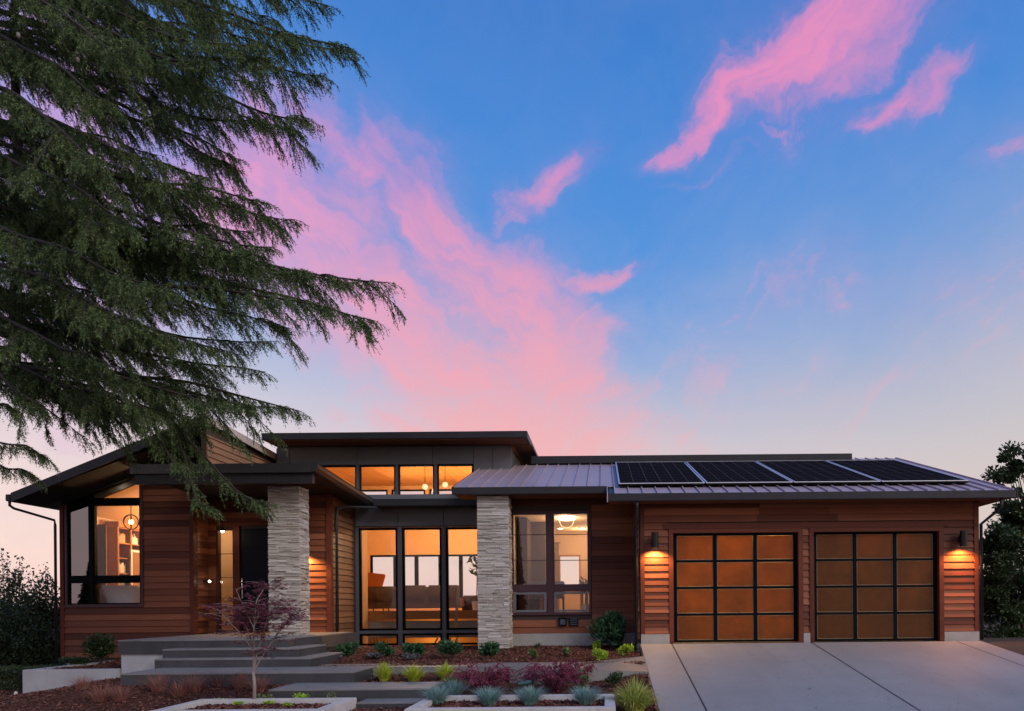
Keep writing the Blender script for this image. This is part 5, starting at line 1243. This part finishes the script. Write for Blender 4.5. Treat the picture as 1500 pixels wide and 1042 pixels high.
# small maple in the left planter
def maple():
    b = plane_pt(372, 1032, -.58); s = thing('japanese_maple', 'young purple-leaved maple with a thin forked trunk in the left planter', 'tree', b)
    d = b.y; mb = MB(); P = lambda x, y, o=0.: at(x, y, d)+Vector((0,o,0))
    t1 = P(371,985); mb.tube([b-Vector((0,0,.05)), P(373,1005), t1], .030, 8, .022); mb.build('trunk', 'maple_bark', s, smooth=True)
    mb = MB(); tips = []
    main = [([(371,985),(376,960),(384,925,.05),(392,888,.1)], .016), ([(371,985),(372,955),(374,920,-.05),(378,880,-.05)], .014), ([(371,985),(382,965),(398,935,.1),(420,905,.15)], .013),
            ([(372,955),(360,925,.08),(345,900,.15),(322,884,.2)], .010), ([(374,920,-.05),(362,890,-.1),(352,862,-.15)], .008), ([(384,925,.05),(402,900,-.1),(430,882,-.2)], .009), ([(378,880,-.05),(386,860,.05),(398,850,.1)], .006),
            ([(372,955),(362,930,-.15),(350,910,-.3),(336,892,-.35)], .009), ([(384,925,.05),(390,900,.2),(404,872,.35)], .009), ([(398,935,.1),(415,915,-.05),(444,898,-.15)], .008), ([(374,920,-.05),(370,900,.2),(364,872,.3)], .008)]
    for pts, r in main:
        q = [P(*p) for p in pts]; mb.tube(q, r, 6, r*.35)
        for k in range(15):
            t = RNG.uniform(.3, 1); i = min(int(t*(len(q)-1)), len(q)-2); st_ = q[i].lerp(q[i+1], t*(len(q)-1)-i)
            a = RNG.uniform(0, 2*math.pi); L = RNG.uniform(.12, .36); e = st_+Vector((math.cos(a)*L, math.sin(a)*L, RNG.uniform(-.05,.09)))
            mb.tube([st_, st_.lerp(e,.5)+Vector((0,0,.015)), e], .004, 4, .0015); tips.append((st_, e))
    mb.build('branches', 'maple_bark', s)
    C = []
    for a, e in tips:
        for k in range(22):
            t = RNG.uniform(.2, 1.15); p = a.lerp(e, t); C.append([p.x+RNG.normal(0,.03), p.y+RNG.normal(0,.03), p.z+RNG.normal(0,.012)-.004])
    C = np.array(C); n = len(C); out = []
    # palmate leaves: five narrow fingers each
    up = unit(rnd(n)*.35+np.array([0,0,1])); a0 = unit(np.cross(up, rnd(n))); b0 = np.cross(up, a0)
    L = RNG.uniform(.020, .038, (n,1))
    for k in range(5):
        th = (k-2)*.62; dr = a0*math.cos(th)+b0*math.sin(th); sd = np.cross(up, dr); l = L*(1-.13*abs(k-2)); dn = np.array([0,0,-1])*l*.35
        out.append(np.stack([C, C+dr*l*.55+sd*l*.16, C+dr*l*1.25+dn, C+dr*l*.55-sd*l*.16], 1))
    polys('foliage', np.concatenate(out), 'maple_leaves', s)
maple()

# the big cedar on the left: trunk out of frame, long sweeping limbs with drooping sprays
CD = thing('cedar_tree', 'huge dark green cedar with long drooping branches at the left, overhanging the house', 'tree', (-12.6, 13.2, -.8))
TX, TY = -12.6, 13.2
mb = MB(); mb.tube([(TX,TY,-1.2),(TX+.05,TY,1.5),(TX,TY,5),(TX-.1,TY+.1,9),(TX,TY,14),(TX,TY,19)], .48, 14, .16); mb.build('trunk', 'bark', CD, smooth=True)
limb_mb = MB(); SEC = []   # secondary branches: (start, end, droop)
def bez(p0, p1, p2, p3, t): return p0*(1-t)**3+p1*3*t*(1-t)**2+p2*3*t*t*(1-t)+p3*t**3
def add_secs(P, seclen, dens, tmin, scale=1.0):
    """P: function t->point; hang secondary branches along it"""
    pts = [P(t) for t in np.linspace(0,1,15)]
    L = sum((pts[i+1]-pts[i]).length for i in range(14)); n = max(6, int(L/.062*dens))
    for i in range(n):
        t = tmin+(1-tmin)*(i+RNG.random()*.9)/n
        p = P(t); q = P(min(1,t+.03)); q0 = P(max(0,t-.03)); d = (q-q0).normalized()
        side = d.cross(Vector((0,0,1))).normalized()*(1 if RNG.random() < .5 else -1)
        ln = seclen*(.20+.80*math.sin(min(1, (1-t)*1.35+.05)*math.pi*.5))*RNG.uniform(.35, 1.15)
        dr = (d*RNG.uniform(.35,1.2)+side*RNG.uniform(.25,1.0)+Vector((0,0,RNG.uniform(-.65,.22)))).normalized()
        SEC.append((p, dr, ln))
    e = (P(1.0)-P(.94)).normalized()
    for k in range(4): SEC.append((P(1-.03*k), (e+Vector(RNG.normal(0,.15,3))).normalized(), .26))
def limb(zs, mid, tip, d0, d1, r0=.09, seclen=1.0, dens=1.0, start=None, tmin=.12, subs=5):
    """zs: height on the trunk; mid and tip give the limb's reach"""
    p0 = Vector((TX, TY, zs)) if start is None else start
    pm = at(mid[0], mid[1], d0); p3 = at(tip[0], tip[1], d1)
    p1 = p0.lerp(pm, .75)+Vector((0,0,.15))+Vector(RNG.normal(0,.16,3)); p2 = pm.lerp(p3, .55); p2.z = p2.z*.35+(p3.z+.05)*.65
    p2 += Vector(RNG.normal(0,.14,3)); ph = RNG.uniform(0, 6.28, 4); am = .05 if start is None else .02
    def P(t):
        q = bez(p0,p1,p2,p3,t); w = am*math.sin(math.pi*min(1,t))
        return q+Vector((0, w*math.sin(7*t+ph[0]), w*1.4*math.sin(9*t+ph[1])+w*.5*math.sin(21*t+ph[2])))
    limb_mb.tube([P(t) for t in np.linspace(0,1,18)], r0, 7, .007)
    add_secs(P, seclen, dens, tmin)
    for k in range(subs):      # side limbs, flat fans that droop towards their ends
        t = RNG.uniform(.28, .95); s0 = P(t); d = (P(t+.05)-P(t-.05)).normalized(); sd = d.cross(Vector((0,0,1))).normalized()*(1 if k % 2 else -1)
        Ls = RNG.uniform(.45, 1.25)*(1.3-t)*(1.25 if start is None else .5); dd = (d*RNG.uniform(.7,1.2)+sd*RNG.uniform(.5,.9)).normalized(); s3 = s0+dd*Ls+Vector((0,0,-RNG.uniform(.0,.75)*Ls))
        sm = s0.lerp(s3, .5)+Vector((0,0,.12*Ls))
        Q = lambda t, s0=s0, sm=sm, s3=s3: s0*(1-t)**2+sm*2*t*(1-t)+s3*t*t
        limb_mb.tube([Q(t) for t in np.linspace(0,1,7)], .016, 5, .004); add_secs(Q, seclen*.62, .85, .05)
    return P
def zt_(y, d=13.2): return ZZ(y, d, -40)
L1 = [  # trunk height (photo y), mid (x,y), tip (x,y), depth mid, depth tip
    (-260, (230,-120), (440,-40), 12.6, 12.4), (-200, (230,-60), (478,8), 13.2, 13.0), (-150, (250,-25), (512,70), 12.6, 12.2), (-110, (240,20), (500,72), 14.0, 14.2),
    (-60, (240,40), (474,112), 13.0, 12.8), (-40, (220,70), (452,178), 12.2, 11.8), (0, (220,80), (430,190), 14.2, 14.4), (20, (190,110), (380,175), 12.0, 11.6),
    (40, (180,130), (335,240), 12.6, 12.4), (60, (200,150), (345,232), 13.8, 14.0), (90, (150,170), (300,260), 11.6, 11.2),
    (120, (180,220), (352,300), 13.0, 12.8), (150, (200,240), (432,322), 13.4, 13.3), (170, (180,260), (390,298), 12.4, 12.0), (190, (160,280), (370,340), 14.2, 14.4),
    (230, (170,300), (395,362), 11.8, 11.2), (250, (230,320), (566,414), 12.8, 12.4), (270, (220,345), (548,470), 12.4, 12.0), (290, (230,350), (520,415), 13.8, 13.6), (320, (200,380), (480,450), 11.6, 11.0),
    (340, (190,400), (420,480), 13.4, 13.4), (380, (160,430), (350,520), 12.0, 11.4), (420, (170,450), (400,500), 14.0, 14.0),
    (470, (150,490), (385,545), 12.8, 12.4), (500, (160,500), (438,602), 12.4, 12.0), (520, (150,520), (420,596), 13.6, 13.4), (530, (140,530), (335,590), 11.8, 11.2), (540, (120,540), (290,612), 12.6, 12.2),
    (515, (110,530), (225,605), 11.6, 11.2), (505, (70,530), (165,605), 12.2, 11.8), (500, (60,525), (95,590), 12.8, 12.8),
    # inner filling limbs towards the camera and behind
    (-120, (60,-20), (190,60), 10.8, 10.0), (-20, (60,60), (160,150), 11.2, 10.2), (80, (40,150), (140,230), 10.6, 9.8), (180, (60,230), (190,330), 11.0, 10.2), (260, (70,310), (240,420), 10.8, 10.2),
    (330, (60,370), (200,470), 11.0, 10.4), (430, (50,450), (150,530), 11.2, 10.8), (-180, (120,-90), (330,-20), 11.6, 11.2), (-90, (100,10), (300,90), 11.4, 10.8), (10, (90,90), (240,150), 14.8, 15.4), (130, (60,190), (230,290), 15.0, 15.6),
    (300, (80,330), (270,400), 14.8, 15.2), (400, (90,430), (250,500), 14.6, 15.2), (-230, (160,-60), (400,30), 14.6, 14.8), (-100, (140,20), (380,120), 15.0, 15.2), (480, (20,510), (60,600), 11.8, 11.4)]
for (zy, m_, t_, d0, d1) in L1:
    limb(zt_(zy), m_, t_, d0, d1, .055, (.74 if t_[0] > 150 else .62)*(.8 if t_[1] > 560 else 1))
SIL = [(-60,-80),(420,-80),(470,20),(490,70),(445,115),(440,170),(370,195),(325,235),(290,262),(340,300),(410,318),(385,352),(500,400),(520,440),(440,472),(350,505),(330,530),(390,575),(400,605),(320,628),(240,640),(150,600),(30,575),(-60,560)]
def inside(x, y):
    r = False
    for i in range(len(SIL)):
        (x1,y1),(x2,y2) = SIL[i-1], SIL[i]
        if (y1 > y) != (y2 > y) and x < (x2-x1)*(y-y1)/(y2-y1)+x1: r = not r
    return r
kf = 0
while kf < 34:
    x, y = RNG.uniform(60, 480), RNG.uniform(-60, 610)
    if not inside(x+30, y): continue
    kf += 1; dd = RNG.uniform(10.6, 15.4)
    limb(zt_(y-RNG.uniform(40, 110)*(x/300)), (x*.45+RNG.uniform(-10,30), y-RNG.uniform(25, 60)*(x/300)), (x, y), (13.2+dd)/2, dd, .035, .64, .9, tmin=.25)
# the two heavy bare limbs seen against the sky, a steep secondary stem, and the hanging branch over the gable
f_ = limb(zt_(440), (60,520), (330,585), 12.6, 12.5, .13, .55, .9, tmin=.35)
limb(zt_(330), (60,357), (300,330), 12.9, 12.9, .11, .55, .8, tmin=.4)
limb_mb.tube([at(20,560,13.0), at(24,400,13.0), at(27,230,13.0), at(20,60,13.0), at(26,-120,13.0)], .10, 9, .05)
g0 = f_(.72)
limb(0, (275,645), (388,735), 12.3, 11.9, .03, .42, 1.2, start=g0, tmin=.05, subs=1)
limb(0, (268,655), (296,738), 12.1, 11.7, .025, .38, 1.2, start=g0, tmin=.1, subs=0)
limb(0, (250,630), (262,680), 12.0, 11.6, .03, .34, 1.1, start=f_(.65), tmin=.1, subs=0)
# low branch entering from the left edge
limb(zt_(640), (0,652), (64,668), 12.0, 11.9, .03, .30, 1.2, tmin=.3, subs=0); limb(zt_(665), (-10,672), (48,696), 12.3, 12.2, .03, .28, 1.2, tmin=.3, subs=0)
limb(zt_(560), (-20,575), (22,600), 12.1, 12.0, .03, .3, 1.0, tmin=.3, subs=0)
# secondaries -> drooping twigs -> needles, all vectorised
S0 = np.array([s[0] for s in SEC]); SD = np.array([s[1] for s in SEC]); SLn = np.array([s[2] for s in SEC])
print('secondary branches', len(SEC))
def sec_pos(i, t):  # curved down under its own weight
    l = SLn[i][:,None]; tt = t[:,None]
    return S0[i]+SD[i]*l*tt+np.array([0,0,-1])*l*(.38*tt**2)
K = 12
idx = np.repeat(np.arange(len(SEC)), K); tt = (np.tile(np.arange(K), len(SEC))+RNG.random(len(idx)))/K
keep = RNG.random(len(idx)) < np.clip(SLn[idx]/.6, .2, 1); idx = idx[keep]; tt = tt[keep]
B = sec_pos(idx, tt); sdv = SD[idx]; side = unit(np.cross(sdv, [0,0,1]))*np.where(RNG.random(len(idx)) < .5, -1, 1)[:,None]
TD = unit(sdv*RNG.uniform(.4,1.0,(len(idx),1))+side*RNG.uniform(.05,.55,(len(idx),1))+np.array([0,0,-1])*RNG.uniform(.2,1.3,(len(idx),1)))
TL = RNG.uniform(.05, .21, len(idx))*(1.1-.45*tt)
# woody secondaries as thin strips (3-sided)
def sticks(P0, P1, r):
    d = unit(P1-P0); a = unit(np.cross(d, rnd(len(d)))); b = np.cross(d, a); q = []
    for k in range(3):
        t0, t1 = 2*math.pi*k/3, 2*math.pi*(k+1)/3
        o0 = a*math.cos(t0)+b*math.sin(t0); o1 = a*math.cos(t1)+b*math.sin(t1)
        q.append(np.stack([P0+o0*r, P0+o1*r, P1+o1*r*.5, P1+o0*r*.5], 1))
    return np.concatenate(q)
ii = np.arange(len(SEC)); sg = []
for k in range(3): sg.append(sticks(sec_pos(ii, np.full(len(ii), k/3)), sec_pos(ii, np.full(len(ii), (k+1)/3)), .006-.0015*k))
limb_mb.build('limbs', 'bark', CD, smooth=True)
polys('branchlets', np.concatenate(sg), 'bark', CD)
print('twigs', len(idx))
NN = 10
j = np.repeat(np.arange(len(idx)), NN); u = (np.tile(np.arange(NN), len(idx))+RNG.random(len(j)))/NN
sag = np.array([0,0,-1])*(TL[j]*u**2*.35)[:,None]
c = B[j]+TD[j]*(TL[j]*u)[:,None]+sag
dirn = unit(TD[j]*RNG.uniform(.35,1.1,(len(j),1))+unit(rnd(len(j)))*.75)
ln = RNG.uniform(.028, .058, (len(j),1)); wv = unit(np.cross(dirn, rnd(len(j))))*RNG.uniform(.0042,.0078,(len(j),1))
polys('needles', np.stack([c-wv, c+wv, c+dirn*ln], 1), 'cedar_needles', CD)
# needles set tightly along the secondary branches themselves
cnt = np.maximum(8, (SLn*52)).astype(int); i2 = np.repeat(np.arange(len(SEC)), cnt); t2 = RNG.random(len(i2))
c2 = sec_pos(i2, t2); d2 = unit(SD[i2]+np.array([0,0,-1])*(1.0*t2)[:,None])
dd2 = unit(d2*.8+unit(rnd(len(i2)))*.9); l2 = RNG.uniform(.03, .06, (len(i2),1)); w2 = unit(np.cross(dd2, rnd(len(i2))))*RNG.uniform(.005,.0085,(len(i2),1))
polys('needles', np.stack([c2-w2, c2+w2, c2+dd2*l2], 1), 'cedar_needles', CD)
print('needles', len(j), len(i2))
# cones standing on a few upper branches
cb = MB()
for x, y, d in ((27,52,10.6),(132,60,11.6),(114,88,11.2),(326,142,12.2),(264,345,11.4),(184,335,11.3)):
    p = at(x, y, d); cb.lathe(tuple(p), [(0,-.045),(.022,-.03),(.028,0),(.02,.03),(0,.045)], 8)
    
cb.build('cones', 'maple_bark', CD, smooth=True)

# ---------------------------------------------------------------- across the street, behind the camera (seen in the window glass)
def back_conifer(label, X, Y, h, w):
    s = thing('background_conifer', label, 'tree', (X, Y, -2)); MB().tube([(X,Y,-2),(X,Y,-2+h)], .3, 8, .05).build('trunk', 'bark', s)
    n = 5000; t = RNG.random(n)**.7; a = RNG.uniform(0, 2*math.pi, n); r = w*(1-t)*(.55+.45*np.abs(np.sin(t*34+a)))*RNG.random(n)**.4
    c = np.stack([X+np.cos(a)*r, Y+np.sin(a)*r, -2+1+t*(h-1)], -1); o_ = np.stack([np.cos(a), np.sin(a), np.full(n,-.4)], -1)
    polys('foliage', leafquads(c, .55, o_, .2, .4), 'dark_leaves', s)
for k, (X, Y, h, w, l) in enumerate(((-7.2,-26,10.4,1.0,'slim conifer across the street mirrored in the left half of the two-part window'),(5,-30,11,3.2,'broad conifer across the street behind the viewer'),(-40,-22,6.5,1.7,'conifer across the street mirrored in the left wing window'),(-47,-24,5.0,4,'low conifer across the street farthest to the left'),(17,-32,10,3.0,'conifer across the street to the right'))):
    back_conifer(l, X, Y, h, w)
